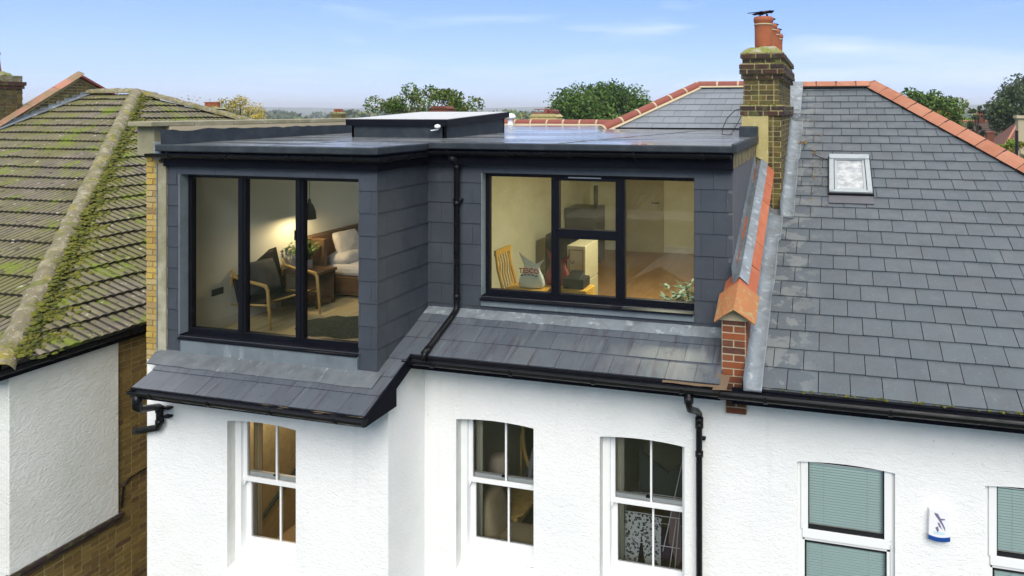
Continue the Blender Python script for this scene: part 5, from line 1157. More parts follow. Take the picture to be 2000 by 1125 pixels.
# person in the middle room: standing, hands together at the waist
def person():
    J = {'pel': (0, 0, .92), 'wst': (0, .0, 1.06), 'chs': (0, .01, 1.26), 'nkb': (0, .02, 1.43), 'nk': (0, .01, 1.50), 'hd': (0, -.01, 1.58), 'hd2': (0, -.015, 1.66), 'top': (0, 0, 1.74)}
    for s_, n_ in ((-1, 'l'), (1, 'r')):
        J.update({'sh'+n_: (s_*.17, .02, 1.40), 'el'+n_: (s_*.24, .0, 1.13), 'wr'+n_: (s_*.09, -.20, 1.04), 'pa'+n_: (s_*.045, -.245, 1.045), 'hp'+n_: (s_*.09, 0, .88), 'kn'+n_: (s_*.10, -.01, .48), 'an'+n_: (s_*.10, .02, .09), 'to'+n_: (s_*.11, -.15, .03)})
    rad = dict(pel=.135, wst=.115, chs=.14, nkb=.075, nk=.052, hd=.07, hd2=.085, top=.06)
    for n_ in 'lr': rad.update({'sh'+n_: .066, 'el'+n_: .043, 'wr'+n_: .029, 'pa'+n_: .034, 'hp'+n_: .088, 'kn'+n_: .058, 'an'+n_: .038, 'to'+n_: .032})
    E_ = [('pel', 'wst'), ('wst', 'chs'), ('chs', 'nkb'), ('nkb', 'nk'), ('nk', 'hd'), ('hd', 'hd2'), ('hd2', 'top')]
    for n_ in 'lr': E_ += [('chs', 'sh'+n_), ('sh'+n_, 'el'+n_), ('el'+n_, 'wr'+n_), ('wr'+n_, 'pa'+n_), ('pel', 'hp'+n_), ('hp'+n_, 'kn'+n_), ('kn'+n_, 'an'+n_), ('an'+n_, 'to'+n_)]
    for s_, n_ in ((-1, 'l'), (1, 'r')):
        for k in range(4):
            a = 'f%d%s' % (k, n_); z = 1.07-.018*k; l_ = (.036, .042, .040, .03)[k]
            J[a] = (s_*.028, -.262-.004*k, z); J[a+'b'] = (s_*(.028-l_*.8), -.28, z-.006); J[a+'c'] = (s_*(.028-l_*1.4), -.272, z-.02)
            rad[a] = .010; rad[a+'b'] = .009; rad[a+'c'] = .008; E_ += [('pa'+n_, a), (a, a+'b'), (a+'b', a+'c')]
        a = 'th'+n_; J[a] = (s_*.03, -.235, 1.085); J[a+'b'] = (s_*.006, -.25, 1.10); rad[a] = .012; rad[a+'b'] = .010; E_ += [('pa'+n_, a), (a, a+'b')]
    J['nose'] = (0, -.105, 1.625); rad['nose'] = .013; E_.append(('hd2', 'nose'))
    for s_, n_ in ((-1, 'l'), (1, 'r')): J['ear'+n_] = (s_*.085, 0, 1.63); rad['ear'+n_] = .016; E_.append(('hd2', 'ear'+n_))
    ks = list(J); me = bpy.data.meshes.new('person'); me.from_pydata([J[k] for k in ks], [(ks.index(a), ks.index(b)) for a, b in E_], [])
    o = bpy.data.objects.new('person', me); COL.objects.link(o)
    sk_ = o.modifiers.new('skin', 'SKIN'); sk_.use_smooth_shade = True
    for i, k in enumerate(ks): me.skin_vertices[0].data[i].radius = (rad[k], rad[k]*(.78 if k in ('pel', 'wst', 'chs') else 1)); me.skin_vertices[0].data[i].use_root = (k == 'pel')
    su = o.modifiers.new('sub', 'SUBSURF'); su.levels = 2; su.render_levels = 2
    dg = bpy.context.evaluated_depsgraph_get(); m2 = bpy.data.meshes.new_from_object(o.evaluated_get(dg)); bpy.data.objects.remove(o)
    m_skin = M('skin', (.42, .24, .17), .6); m_top = M('grey_lilac_jumper', (.26, .25, .30), .9, bump=[dict(scale=12, str=.6, d=.02)]); m_tr = M('dark_trousers', (.09, .08, .09), .85); m_sho = M('dark_shoes', (.03, .03, .03), .6)
    m2.materials.clear()
    for m_ in (m_skin, m_top, m_tr, m_sho): m2.materials.append(m_)
    for p in m2.polygons:
        c = p.center
        p.material_index = 3 if c.z < .07 else 2 if c.z < .80 and c.y > -.2 else 0 if (c.z > 1.475 or (c.y < -.19)) else 1
        p.use_smooth = True
    o = bpy.data.objects.new('person', m2); COL.objects.link(o)
    tag(o, 'person in a grey lilac jumper standing with hands together behind the middle sash window', 'person')
    mb = MB(); mb.lathe([(.0, .115), (.06, .10), (.09, .05), (.098, 0), (.095, -.08), (.085, -.14)], (0, .02, 1.66), 20); h = mb.build('hair', M('brown_hair', (.05, .03, .02), .7, bump=[dict(scale=30, stretch=(1, 1, .1), str=.6, d=.01)]), None, smooth=True); h.parent = o
    mb = MB()
    for s_ in (-1, 1): mb.lathe([(0, -.008), (.008, 0), (0, .008)], (s_*.032, -.088, 1.645), 8)
    e = mb.build('eyes', m_cowl, None); e.parent = o
    mb = MB(); mb.box(-.024, .024, -.094, -.085, 1.578, 1.586); e = mb.build('mouth', M('lips', (.35, .12, .1), .6)); e.parent = o
    return o
pp = person(); pp.location = (-3.86, 8.85, 2.45); pp.rotation_euler = (0, 0, R(-20))

# =================================================================== left-hand neighbour
PN = .435
m_oldcop = M('weathered_coping', (.33, .14, .08), .85, vary=[(.34, .14, .08), (.27, .15, .09), (.38, .17, .11)], noises=[dict(scale=3, lo=.45, hi=.6, col=(.20, .15, .08), fac=.9, detail=8)], bump=[grain])
def build_left_house():
    H = thing('brick_house', (-13.5, 9, 0), 'older house with mossy ribbed tile roof and half rendered brick side wall', 'house')
    ex, ey, ez = -9.6, 6.0, 5.5; AY = 14.05; ru = AY-ey; AX = ex-ru; AZ = ez+PN*ru; XL = -19.2
    def tiles(P, U, V, lim, vmax, name, g=.40, pitch=.125, h=.050):
        """lim(v) -> (u0,u1); courses of ribbed interlocking tiles"""
        P = Vector(P); U = Vector(U).normalized(); V = Vector(V).normalized(); W = U.cross(V); mb = MB(); st = 6
        ph = [0, .3, .9, 1.0, .9, .3]
        v = 0; r = 0
        while v < vmax-.02:
            va = v; vb = min(v+g, vmax); a0, a1 = lim(va); b0, b1 = lim(vb)
            lo_, hi_ = min(a0, b0), max(a1, b1); k0 = math.floor(lo_/(pitch/st)); k1 = math.ceil(hi_/(pitch/st)); base = len(mb.v); n = 0
            du = pitch/st; sh = (r % 2)*pitch*.5
            for k in range(k0, k1+1):
                u = k*du; hh = ph[k % st]*.017; ti = math.floor((u+sh)/(pitch*3)); jt = (math.sin(ti*12.9898+r*78.233)*43758.5453) % 1
                jh = (jt-.5)*.010; jv = (jt-.5)*.02
                ua = min(max(u, a0), a1); ub = min(max(u, b0), b1)
                pa = P+U*ua+V*(va-.015+jv)+W*(h+hh+jh); pl = P+U*ua+V*(va-.010+jv)+W*(jh-.004+hh*.2); pb = P+U*ub+V*(vb+.01)+W*(hh+.003)
                mb.v += [tuple(pl), tuple(pa), tuple(pb)]; n += 1
            for k in range(n-1):
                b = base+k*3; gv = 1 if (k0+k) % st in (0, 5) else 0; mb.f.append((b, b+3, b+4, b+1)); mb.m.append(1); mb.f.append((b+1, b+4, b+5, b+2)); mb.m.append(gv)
            v += g; r += 1
        return mb
    cth = 1/math.sqrt(1+PN*PN); sth = PN*cth; vmax = ru/cth
    mbf = tiles((0, ey, ez), (1, 0, 0), (0, cth, sth), lambda v: (XL, ex-v*cth), vmax, 'f')
    mbs = tiles((ex, 0, ez), (0, 1, 0), (-cth, 0, sth), lambda v: (ey+v*cth, ey+2*ru-v*cth), vmax, 's')
    b = len(mbf.v); mbf.v += mbs.v; mbf.f += [tuple(i+b for i in f) for f in mbs.f]; mbf.m += mbs.m
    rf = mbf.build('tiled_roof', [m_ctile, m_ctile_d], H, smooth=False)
    mb = MB(); d = .03
    mb.face([(XL, ey, ez-d), (ex, ey, ez-d), (AX, AY, AZ-d), (XL, AY, AZ-d)]); mb.face([(ex, ey, ez-d), (ex, ey+2*ru, ez-d), (AX, AY, AZ-d)]); mb.face([(ex, ey+2*ru, ez-d), (XL, ey+2*ru, ez-d), (XL, AY, AZ-d), (AX, AY, AZ-d)])
    mb.build('roof_deck', m_under, rf)
    # hips and ridge: rounded mortar-bedded tiles, lumpy with moss
    def hump(a, b_, w_, h_, n, name, mat):
        a = Vector(a); b_ = Vector(b_); dd = (b_-a); ln = dd.length; dd.normalize(); xx = dd.cross(Vector((0, 0, 1))).normalized(); zz = xx.cross(dd).normalized(); mb = MB(); pv = None
        for i in range(n+1):
            p = a+dd*(ln*i/n); seg = (ln*i/n) % .46; kk = 1+.10*(seg/.46); jo = -.02 if seg < .03 else 0; row = []
            for k in range(15):
                t = math.pi*k/14; q = p+xx*math.cos(t)*w_*kk+zz*(math.sin(t)*h_*kk+jo)
                q += (xx*math.cos(t)+zz*math.sin(t))*(noise.noise(q*3.2)*.022+noise.noise(q*11)*.012); row.append(q)
            if pv:
                for k in range(14): mb.face([pv[k], row[k], row[k+1], pv[k+1]])
            pv = row
        return mb.build(name, mat, rf, smooth=True)
    hump((ex+.05, ey-.05, ez-.0), (AX, AY, AZ+.05), .125, .11, 260, 'hip_tiles', m_hip)
    hump((AX, AY, AZ+.05), (ex, ey+2*ru, ez), .17, .12, 200, 'hip_tiles', m_hip)
    hump((AX+.1, AY, AZ+.05), (XL, AY, AZ+.05), .15, .11, 60, 'ridge_tiles', m_hip)
    # moss clumps, thick along the shaded side of the hip
    rd = random.Random(4); mb = MB()
    def clump(p, r_):
        n = 7; b0 = len(mb.v); nr = 3
        for i in range(nr):
            for k in range(n):
                a = 2*math.pi*k/n+rd.uniform(-.2, .2); rr_ = r_*math.cos(i/nr*math.pi/2)*rd.uniform(.75, 1.25); mb.v.append((p[0]+rr_*math.cos(a), p[1]+rr_*math.sin(a), p[2]+r_*.6*math.sin(i/nr*math.pi/2)*rd.uniform(.8, 1.2)+(p[3] if len(p) > 3 else 0)))
        mb.v.append((p[0], p[1], p[2]+r_*.62))
        for i in range(nr-1):
            for k in range(n): q = (k+1) % n; mb.f.append((b0+i*n+k, b0+i*n+q, b0+(i+1)*n+q, b0+(i+1)*n+k)); mb.m.append(0)
        for k in range(n): mb.f.append((b0+(nr-1)*n+k, b0+(nr-1)*n+(k+1) % n, b0+nr*n)); mb.m.append(0)
    for i in range(3200):
        t = rd.random()**1.2*ru; s_ = abs(rd.gauss(0, .24))*(1-.4*t/ru)+.15; y = ey+t+s_; x = ex-t+rd.uniform(-.05, .05)
        z = ez+PN*(ex-x)+.02; clump((x+.0, y, z+max(0, .10-abs(s_-.15)*.5)), rd.uniform(.015, .055))
    for i in range(1100):
        v_ = rd.random(); t = rd.uniform(0, ru); x = ex-t; y = rd.uniform(ey+t, ey+t+5*(1-.3*t/ru)+.5)
        if noise.noise((x*.9, y*.9, 2)) < .02: continue
        z = ez+PN*(ex-x)+.018; clump((x, y, z), rd.uniform(.01, .035))
    for i in range(900):
        y = rd.uniform(ey, AY); x = rd.uniform(XL, ex-(y-ey))
        if noise.noise((x*.7, y*.9, 7)) < .0: continue
        clump((x, y, ez+PN*(y-ey)+.016), rd.uniform(.008, .03))
    o = mb.build('moss_clumps', m_moss, rf); o['kind'] = 'stuff'
    # walls
    wx = -9.78
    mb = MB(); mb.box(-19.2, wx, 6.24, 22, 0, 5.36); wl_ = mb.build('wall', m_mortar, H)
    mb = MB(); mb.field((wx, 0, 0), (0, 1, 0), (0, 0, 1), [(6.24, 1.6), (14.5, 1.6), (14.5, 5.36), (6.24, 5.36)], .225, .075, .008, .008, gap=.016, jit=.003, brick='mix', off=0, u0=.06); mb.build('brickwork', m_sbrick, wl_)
    mb = MB(); mb.box(wx+.002, wx+.045, 6.171, 7.50, 2.9, 5.36); mb.box(-19.2, wx+.002, 6.17, 6.24, 1.0, 5.36); mb.build('render_panel', m_render_side, wl_, bevel=.008)
    mb = MB(); mb.box(wx+.0, wx+.075, 6.15, 7.56, 2.85, 2.905); mb.box(wx+.0, wx+.05, 6.15, 7.52, 2.79, 2.85); mb.build('string_course', m_dbrick, wl_, bevel=.004)
    mb = MB(); mb.tube([(wx+.03, 7.55, 2.96), (wx+.03, 7.58, 3.25), (wx+.03, 7.64, 3.31), (wx+.03, 7.95, 3.34), (wx+.03, 8.6, 3.42)], .011, 6); mb.build('wall_cable', m_black, wl_)
    mb = MB(); mb.box(-9.72, -9.70, 5.96, 22, 5.33, 5.47); mb.box(-9.78, -9.70, 6.0, 22, 5.33, 5.345); mb.box(-19.2, -9.70, 5.98, 6.0, 5.33, 5.47); mb.box(-19.2, -9.70, 6.0, 6.24, 5.33, 5.345); mb.build('eaves_board', m_fascia, H)
    gutter('gutter', (-9.64, 5.93, 5.47), (-9.64, 21.5, 5.47), H, r=.062, brk=1.6, outd=(1, 0, 0)); gutter('gutter', (-19.2, 5.9, 5.47), (-9.6, 5.9, 5.47), H, r=.062, brk=1.6)
    # gable parapet beyond, its coping, stepped lead and chimney
    prof = [(9.0, 6.1), (12.48, 8.50), (13.76, 9.45), (14.66, 9.0), (17, 7.7), (22, 5.2), (22, 0), (9.0, 0)]
    mb = MB(); mb.prism([(-19.22, y, z) for y, z in prof], (-.24, 0, 0)); pw_ = mb.build('parapet_wall', m_mortar, H)
    mb = MB(); mb.field((-19.22, 0, 0), (0, 1, 0), (0, 0, 1), [(11.0, 7.40), (12.48, 8.46), (13.76, 9.41), (14.66, 8.95), (17, 7.65), (17, 6.4), (11, 6.4)], .225, .075, .01, .01, gap=.016, jit=.005, brick='mix', off=0); mb.build('brickwork', m_cbrick, pw_)
    halfround('coping_tiles', (-19.30, 11.4, 7.84), (-19.30, 13.84, 9.57), pw_, m_oldcop, m_soot, r=.17, seg=.8, angle=True, gap=.008, bed=False, rise=.07)
    mb = MB(); mb.beam((-19.30, 13.76, 9.50), (-19.30, 17, 7.70), .42, .05); mb.build('verge_tiles', m_terra_d, pw_)
    mb = MB(); pvy = None; y = 11.3
    while y < 14.0:
        z0 = ez+PN*(y-ey); s_ = .19; mb.prism([(-19.205, y, z0), (-19.205, y+s_, z0+PN*s_), (-19.205, y+s_, z0+PN*s_+.13), (-19.205, y+.02, z0+PN*s_+.13-.02), (-19.205, y, z0+.10)], (.012, 0, 0)); y += s_
    mb.prism([(-19.21, 10.8, ez+PN*4.8+.08), (-19.21, 14.0, ez+PN*8.0+.08), (-19.05, 14.0, ez+PN*8.0+.07), (-19.05, 10.8, ez+PN*4.8+.07)], (0, 0, .02))
    mb.build('stepped_flashing', m_lead, pw_)
    mb = MB(); m1 = MB(); m2_ = MB(); a, b2, c, d2 = -20.1, -19.27, 11.75, 12.50
    mb.box(a, b2, c, d2, 7.0, 9.20); m1.field((b2, 0, 0), (0, 1, 0), (0, 0, 1), [(c, 7.6), (d2, 7.6), (d2, 9.12), (c, 9.12)], .225, .075, .009, .009, gap=.016, jit=.004, brick='mix', off=0); m1.field((0, c, 0), UX, (0, 0, 1), [(a, 7.6), (b2, 7.6), (b2, 9.12), (a, 9.12)], .225, .075, .009, .009, gap=.016, jit=.004, brick='mix', off=0)
    m2_.box(a-.04, b2+.03, c-.04, d2+.03, 9.12, 9.20); m2_.box(a-.07, b2+.055, c-.07, d2+.055, 9.20, 9.29); mb.box(a+.0, b2-.0, c, d2, 9.29, 9.42)
    c_ = mb.build('chimney', m_hip, H); m1.build('brickwork', m_cbrick, c_); m2_.build('corbel', m_dbrick, c_)
    mb = MB(); mb.prism([(a, c, 9.42), (b2, c, 9.42), (b2, d2, 9.42), (a, d2, 9.42)], (0, 0, .02)); mb.lathe([(.30, 0), (.26, .06), (.15, .10), (.1, .1)], (-19.55, 12.12, 9.44), 12); mb.build('flaunching', m_flaunch, c_, smooth=False)
    mb = MB(); mb.lathe([(.15, 0), (.135, .1), (.11, .40), (.135, .42), (.13, .46), (.11, .46), (.09, .1)], (-19.52, 12.05, 9.53), 20); mb.build('chimney_pot', m_pot, c_, smooth=True)
build_left_house()

# ------------------------------------------------------------------ small things on the roofs
T = thing('roof_vent', (-7.05, 14.3, 8.26), 'small white mushroom shaped vent on the flat roof beside the rooflight', 'vent')
mb = MB(); mb.lathe([(.07, 0), (.06, .05), (.05, .16), (.06, .17), (.05, .18)], (-7.02, 14.2, 8.26), 16); mb.build('vent_pipe', m_white, T, smooth=True)
mb = MB(); mb.lathe([(.10, .15), (.125, .155), (.12, .20), (.08, .255), (.0, .27)], (-7.02, 14.2, 8.26), 20); mb.build('vent_cap', m_white, T, smooth=True)
T = thing('security_light', (-5.57, 8.97, 8.35), 'small white sensor light fixed to the front of the rooflight frame', 'light')
mb = MB(); mb.lathe([(0, -.032), (.025, -.03), (.04, -.015), (.042, .0), (.036, .02), (.0, .034)], (-5.58, 8.93, 8.36), 14, sx=1.1); mb.build('lamp_head', m_white, T, smooth=True)
mb = MB(); mb.beam((-5.58, 8.99, 8.34), (-5.58, 8.93, 8.345), .02); mb.beam((-5.69, 8.93, 8.30), (-5.57, 8.94, 8.315), .012); mb.build('lamp_bracket', m_white, T)
mb = MB()
mb.tube([(-1.30, 10.4, 8.62), (-1.42, 10.6, 8.60), (-1.56, 10.7, 8.48), (-1.62, 10.6, 8.32), (-1.60, 10.4, 8.225), (-1.5, 10.3, 8.222), (-1.42, 10.25, 8.225)], .006, 6)
mb.tube([(-1.29, 10.35, 8.52), (-1.36, 10.5, 8.42), (-1.44, 10.5, 8.28), (-1.47, 10.4, 8.22)], .005, 6)
tag(mb.build('roof_cable', m_black, None, smooth=True), 'loose black cable looping from the chimney side to the flat roof', 'cable')
rd = random.Random(9); mb = MB()
for i in range(90):
    y = 11.0+rd.gauss(0, .5)+(.8 if i % 3 else 0); x = -.30+abs(rd.gauss(0, .16)); 
    if x > .1 or y < 9.8: continue
    a = rd.uniform(0, 6); s_ = rd.uniform(.01, .028); p = Vector((x, y, zr(y)+.016)); d = Vector((math.cos(a), math.sin(a)*CT, math.sin(a)*ST)); q = N3.cross(d)
    mb.face([p-d*s_, p+q*s_*.6+N3*.006, p+d*s_, p-q*s_*.6])
for i in range(26):
    p = Vector((-.46+rd.uniform(-.05, .08), 12.2+rd.uniform(-.12, .12), zr(12.2)+.03)); s_ = .03; d = Vector((rd.uniform(-1, 1), rd.uniform(-1, 1), rd.uniform(0, 1))).normalized(); q = d.orthogonal().normalized()
    mb.face([p, p+d*s_+q*s_*.4, p+d*s_*2, p+d*s_-q*s_*.4])
tag(mb.build('dead_leaves', M('dead_leaf', (.2, .12, .04), .9, vary=[(.24, .15, .05), (.12, .07, .03), (.3, .22, .06), (.08, .06, .03)])), 'brown leaf litter scattered on the slates beside the chimney leadwork', 'leaves', kind='stuff')
mb = MB(); mb.tube([(-.26, 11.80, zr(11.8)+.05), (-.14, 11.74, zr(11.74)+.03), (.0, 11.66, zr(11.66)+.02)], .006, 5)
tag(mb.build('fallen_twig', m_cowl), 'thin dark twig lying on the slates at the roof window corner', 'twig')

# ------------------------------------------------------------------ background
def grow_tree(name, px, py, pz, zb, rad, mats, label, n=4200, leaf=.13, squash=.75, gaps=.0, trunk=.22, seed=1, sparse=False, group=None, clumps=34):
    rd = random.Random(seed); T = thing(name, (px, py, 0), label, 'tree', group)
    cz_ = (pz+zb)/2; hz = (pz-zb)/2
    mb = MB(); mb.tube([(px, py, 0), (px+.1, py, zb*.5), (px, py+.1, zb), (px+.1, py, cz_)], [trunk, trunk*.8, trunk*.6, trunk*.25], 8)
    cl = []
    for i in range(clumps):
        a = rd.uniform(0, 6.283); u = rd.uniform(-1, 1); rr_ = rd.uniform(.45, 1.0)**.6
        k = math.sqrt(max(0, 1-u*u)); c = Vector((px+math.cos(a)*k*rad*rr_, py+math.sin(a)*k*rad*rr_*.8, cz_+u*hz*rr_*.92)); cl.append((c, rd.uniform(.20, .36)*rad*(.55 if sparse else 1)))
    for c, r_ in cl:
        mb.tube([(px, py, max(zb*.9, c.z-hz*.9)), ((px+c.x)/2, (py+c.y)/2, (c.z+zb)/2+.1*hz), tuple(c)], [trunk*.28, trunk*.16, .015], 5, cap=False)
    mb.build('trunk', m_bark, T, smooth=True)
    v = []; f = []; 
    rs = np.random.RandomState(seed); per = max(1, n//len(cl)); mi = []
    for ci, (c, r_) in enumerate(cl):
        dirs = rs.normal(size=(per, 3)); dirs /= np.linalg.norm(dirs, axis=1)[:, None]; rr_ = r_*(rs.uniform(.25, 1.15, per)**.55)
        sc = np.array([1, 1, .8 if not sparse else .9]); P = np.array(c)+dirs*rr_[:, None]*sc
        A = rs.normal(size=(per, 3)); A /= np.linalg.norm(A, axis=1)[:, None]; B = np.cross(A, rs.normal(size=(per, 3))); B /= np.linalg.norm(B, axis=1)[:, None]
        s_ = leaf*rs.uniform(.6, 1.3, per)[:, None]
        q = np.stack([P-A*s_, P+B*s_*.5, P+A*s_, P-B*s_*.5], 1).reshape(-1, 3); b = len(v); v += q.tolist()
        f += [(b+4*k, b+4*k+1, b+4*k+2, b+4*k+3) for k in range(per)]; mi += [ci % len(mats)]*per if len(mats) > 1 and not sparse else [int(x) for x in rs.randint(0, len(mats), per)]
    me = bpy.data.meshes.new('crown'); o3 = org(T); me.from_pydata((np.array(v)-np.array(o3)).tolist(), [], f)
    for m_ in mats: me.materials.append(m_)
    me.polygons.foreach_set('material_index', mi); me.update()
    o = bpy.data.objects.new('crown', me); COL.objects.link(o); o.parent = T
    return T
m_bark = M('bark', (.09, .07, .05), .95, bump=[dict(scale=10, stretch=(1, 1, .2), str=1, d=.05)])
def leafm(name, cols): 
    m = M(name, cols[0], .65, vary=cols, spec=.3)
    b = m.node_tree.nodes['Principled BSDF']; b.inputs['Transmission Weight'].default_value = 0
    return m
lg1 = leafm('green_foliage', [(.025, .065, .008), (.045, .10, .012), (.075, .14, .02), (.018, .045, .008)])
lg2 = leafm('mid_green_foliage', [(.06, .12, .018), (.09, .15, .02), (.05, .09, .015)])
ly1 = leafm('yellow_foliage', [(.46, .34, .02), (.38, .30, .03), (.52, .36, .04), (.2, .22, .02)])
lo1 = leafm('olive_yellow_foliage', [(.13, .14, .015), (.22, .19, .02), (.08, .11, .015)])
lor = leafm('orange_foliage', [(.42, .18, .02), (.35, .22, .03), (.5, .24, .03)])
lbr = leafm('bright_green_foliage', [(.16, .26, .02), (.22, .30, .03), (.12, .2, .02)])
ldk = leafm('grey_green_foliage', [(.035, .06, .025), (.055, .085, .035), (.08, .11, .045)])
grow_tree('autumn_tree', -35.2, 34.5, 9.42, 6.3, 1.75, [ly1, lo1, ly1], 'small yellow autumn tree beyond the long parapet coping', 7000, .06, seed=3, clumps=44)
grow_tree('thin_tree', -18.5, 28.5, 9.85, 7.2, 2.5, [lg1, lg2, lo1, lg1], 'sparse green tree with thin open sprays of leaves behind the rooflight', 8500, .075, seed=12, sparse=True, clumps=34)
grow_tree('broad_tree', -15.6, 45.5, 10.35, 6.0, 3.7, [lg1, lg2, lg1], 'large dense green tree between the low ridge tiles and the rising hip', 22000, .12, seed=5, clumps=90)
grow_tree('broad_tree', -12.9, 47.5, 9.6, 7, 1.3, [lg1, ldk], 'small dark green tree peeping out just left of the rising hip tiles', 1800, .12, seed=31, clumps=14)
grow_tree('round_tree', 6.2, 48.1, 9.85, 6.0, 2.3, [lg2, lo1, lg1], 'rounded olive green tree showing above the salmon hip tiles', 14000, .12, seed=8, clumps=70)
grow_tree('oak_tree', 16.7, 66, 11.2, 6.0, 3.4, [ldk, lg1, ldk], 'tall grey green tree at the right edge of the view', 14000, .16, seed=9, clumps=70)
grow_tree('conifer', 13.0, 67.2, 9.25, 6.0, .8, [lg1, ldk], 'narrow dark conifer beside the tall grey green tree', 1500, .13, seed=10, clumps=12)
grow_tree('maple_tree', 15.2, 92, 7.7, 5.2, 1.6, [lor], 'orange autumn tree over the brown roof in the gap', 1500, .16, seed=11, clumps=14)
grow_tree('ash_tree', 16.9, 88, 8.2, 5.2, 1.9, [lbr, lg2], 'bright green tree between the orange tree and the conifer', 2200, .16, seed=13, clumps=18)
grow_tree('willow_bush', 10.6, 43.0, 7.2, 5.0, 1.15, [lbr, lo1], 'bright yellow green bush in front of the red tiled roof', 2600, .09, seed=14, clumps=18)

def house_small(name, x, y, sx, sy, zw, zt, mroof, label, hip=0, mwall=None, chim=None, nwin=3, group=None):
    T = thing(name, (x, y, 0), label, 'house', group); mb = MB(); mb.box(x-sx/2, x+sx/2, y-sy/2, y+sy/2, 0, zw); wl_ = mb.build('wall', mwall or m_sbrick, T)
    a, b, c, d = x-sx/2-.3, x+sx/2+.3, y-sy/2-.3, y+sy/2+.3; mb = MB(); r0, r1 = a+hip, b-hip
    mb.face([(a, c, zw), (b, c, zw), (r1, y, zt), (r0, y, zt)]); mb.face([(b, d, zw), (a, d, zw), (r0, y, zt), (r1, y, zt)]); mb.face([(a, d, zw), (a, c, zw), (r0, y, zt)]); mb.face([(b, c, zw), (b, d, zw), (r1, y, zt)])
    # course lines as real steps
    for k in range(1, int((zt-zw)/.16)):
        t = k*.16/(zt-zw); yy_ = c+(y-c)*t; z = zw+(zt-zw)*t; mb.beam((a+(r0-a)*t, yy_-.01, z+.02), (b+(r1-b)*t, yy_-.01, z+.02), .09, .022)
    rf = mb.build('roof', mroof, T)
    mb = MB(); mb.tube([(r0, y, zt+.03), (r1, y, zt+.03)], .1, 8)
    if hip: mb.tube([(a, c, zw+.03), (r0, y, zt+.03)], .09, 6); mb.tube([(b, c, zw+.03), (r1, y, zt+.03)], .09, 6)
    mb.build('ridge_tiles', m_terra, rf)
    if chim:
        cx, ch_, cw_ = chim; mb = MB(); mb.box(cx-cw_/2, cx+cw_/2, y-.3, y+.3, zt-.8, zt+ch_); mb.box(cx-cw_/2-.05, cx+cw_/2+.05, y-.35, y+.35, zt+ch_-.22, zt+ch_-.1); c_ = mb.build('chimney', m_rbrick, rf)
        for q in (-.2, .2): mb = MB(); mb.lathe([(.1, 0), (.085, .3), (.1, .32), (.07, .32)], (cx+q*cw_, y, zt+ch_), 10); mb.build('chimney_pot', m_pot, rf)
    for k in range(nwin):
        xw = x-sx/2+sx*(k+.5)/nwin; mb = MB(); mb.box(xw-.5, xw+.5, y-sy/2-.04, y-sy/2+.02, zw-1.7, zw-.5); fr_ = mb.build('window', m_upvc, T); mb = MB(); mb.box(xw-.42, xw+.42, y-sy/2-.05, y-sy/2-.042, zw-1.62, zw-.58); mb.build('window_pane', m_cowl, fr_)
    return T
m_rtile = M('red_brown_tile', (.15, .06, .04), .85, noises=[dict(scale=1.2, lo=.4, hi=.7, col=(.20, .085, .06), fac=.8), dict(scale=8, lo=.5, hi=.7, col=(.11, .05, .035), fac=.6)])
m_btile = M('brown_tile', (.09, .06, .05), .85, noises=[dict(scale=1.5, lo=.4, hi=.7, col=(.12, .08, .06), fac=.8)])
m_gtile = M('pale_grey_slate', (.2, .22, .25), .5, noises=[dict(scale=6, lo=.4, hi=.7, col=(.14, .155, .18), fac=.9)])
m_pwall = M('pale_brick', (.4, .34, .22), .9)
house_small('distant_house', 16.5, 62, 7.0, 8, 4.9, 7.85, m_rtile, 'hipped red tiled house in the gap at the right edge', hip=2.6, chim=(19.4, 1.0, 1.0))
house_small('distant_house', 13.6, 74, 8.0, 7, 5.2, 7.45, m_btile, 'brown tiled house with a small chimney under the orange tree', hip=1.0, chim=(14.6, .7, .8))
house_small('distant_house', 11.5, 26.5, 8, 9, 5.0, 7.9, m_gtile, 'pale grey slate roof poking in at the lower right edge of the gap', hip=3.9, nwin=2)
T = thing('orange_flue_box', (11.4, 54.4, 0), 'small orange red box chimney in front of the red tiled roof', 'chimney'); mb = MB(); mb.box(11.15, 11.65, 54.2, 54.6, 5.0, 6.95); mb.build('stack', m_rbrick, T); mb = MB(); mb.box(11.1, 11.7, 54.15, 54.65, 6.95, 7.02); mb.build('cap', m_terra_d, T)
mb = MB(); mb.tube([(6.65, 27.4, 4.5), (6.65, 27.4, 7.85)], .055, 8); tag(mb.build('flue_pipe', m_cowl), 'dark upright flue pipe by the bright green bush', 'flue')
T = thing('pale_chimney_stack', (13.7, 54.9, 0), 'pale capped chimney stack cut off by the right edge', 'chimney'); mb = MB(); mb.box(13.35, 14.3, 54.6, 55.3, 5, 8.0); mb.build('stack', m_pwall, T); mb = MB(); mb.box(13.2, 14.45, 54.45, 55.45, 8.0, 8.2); mb.build('cap', m_mortar_p, T)
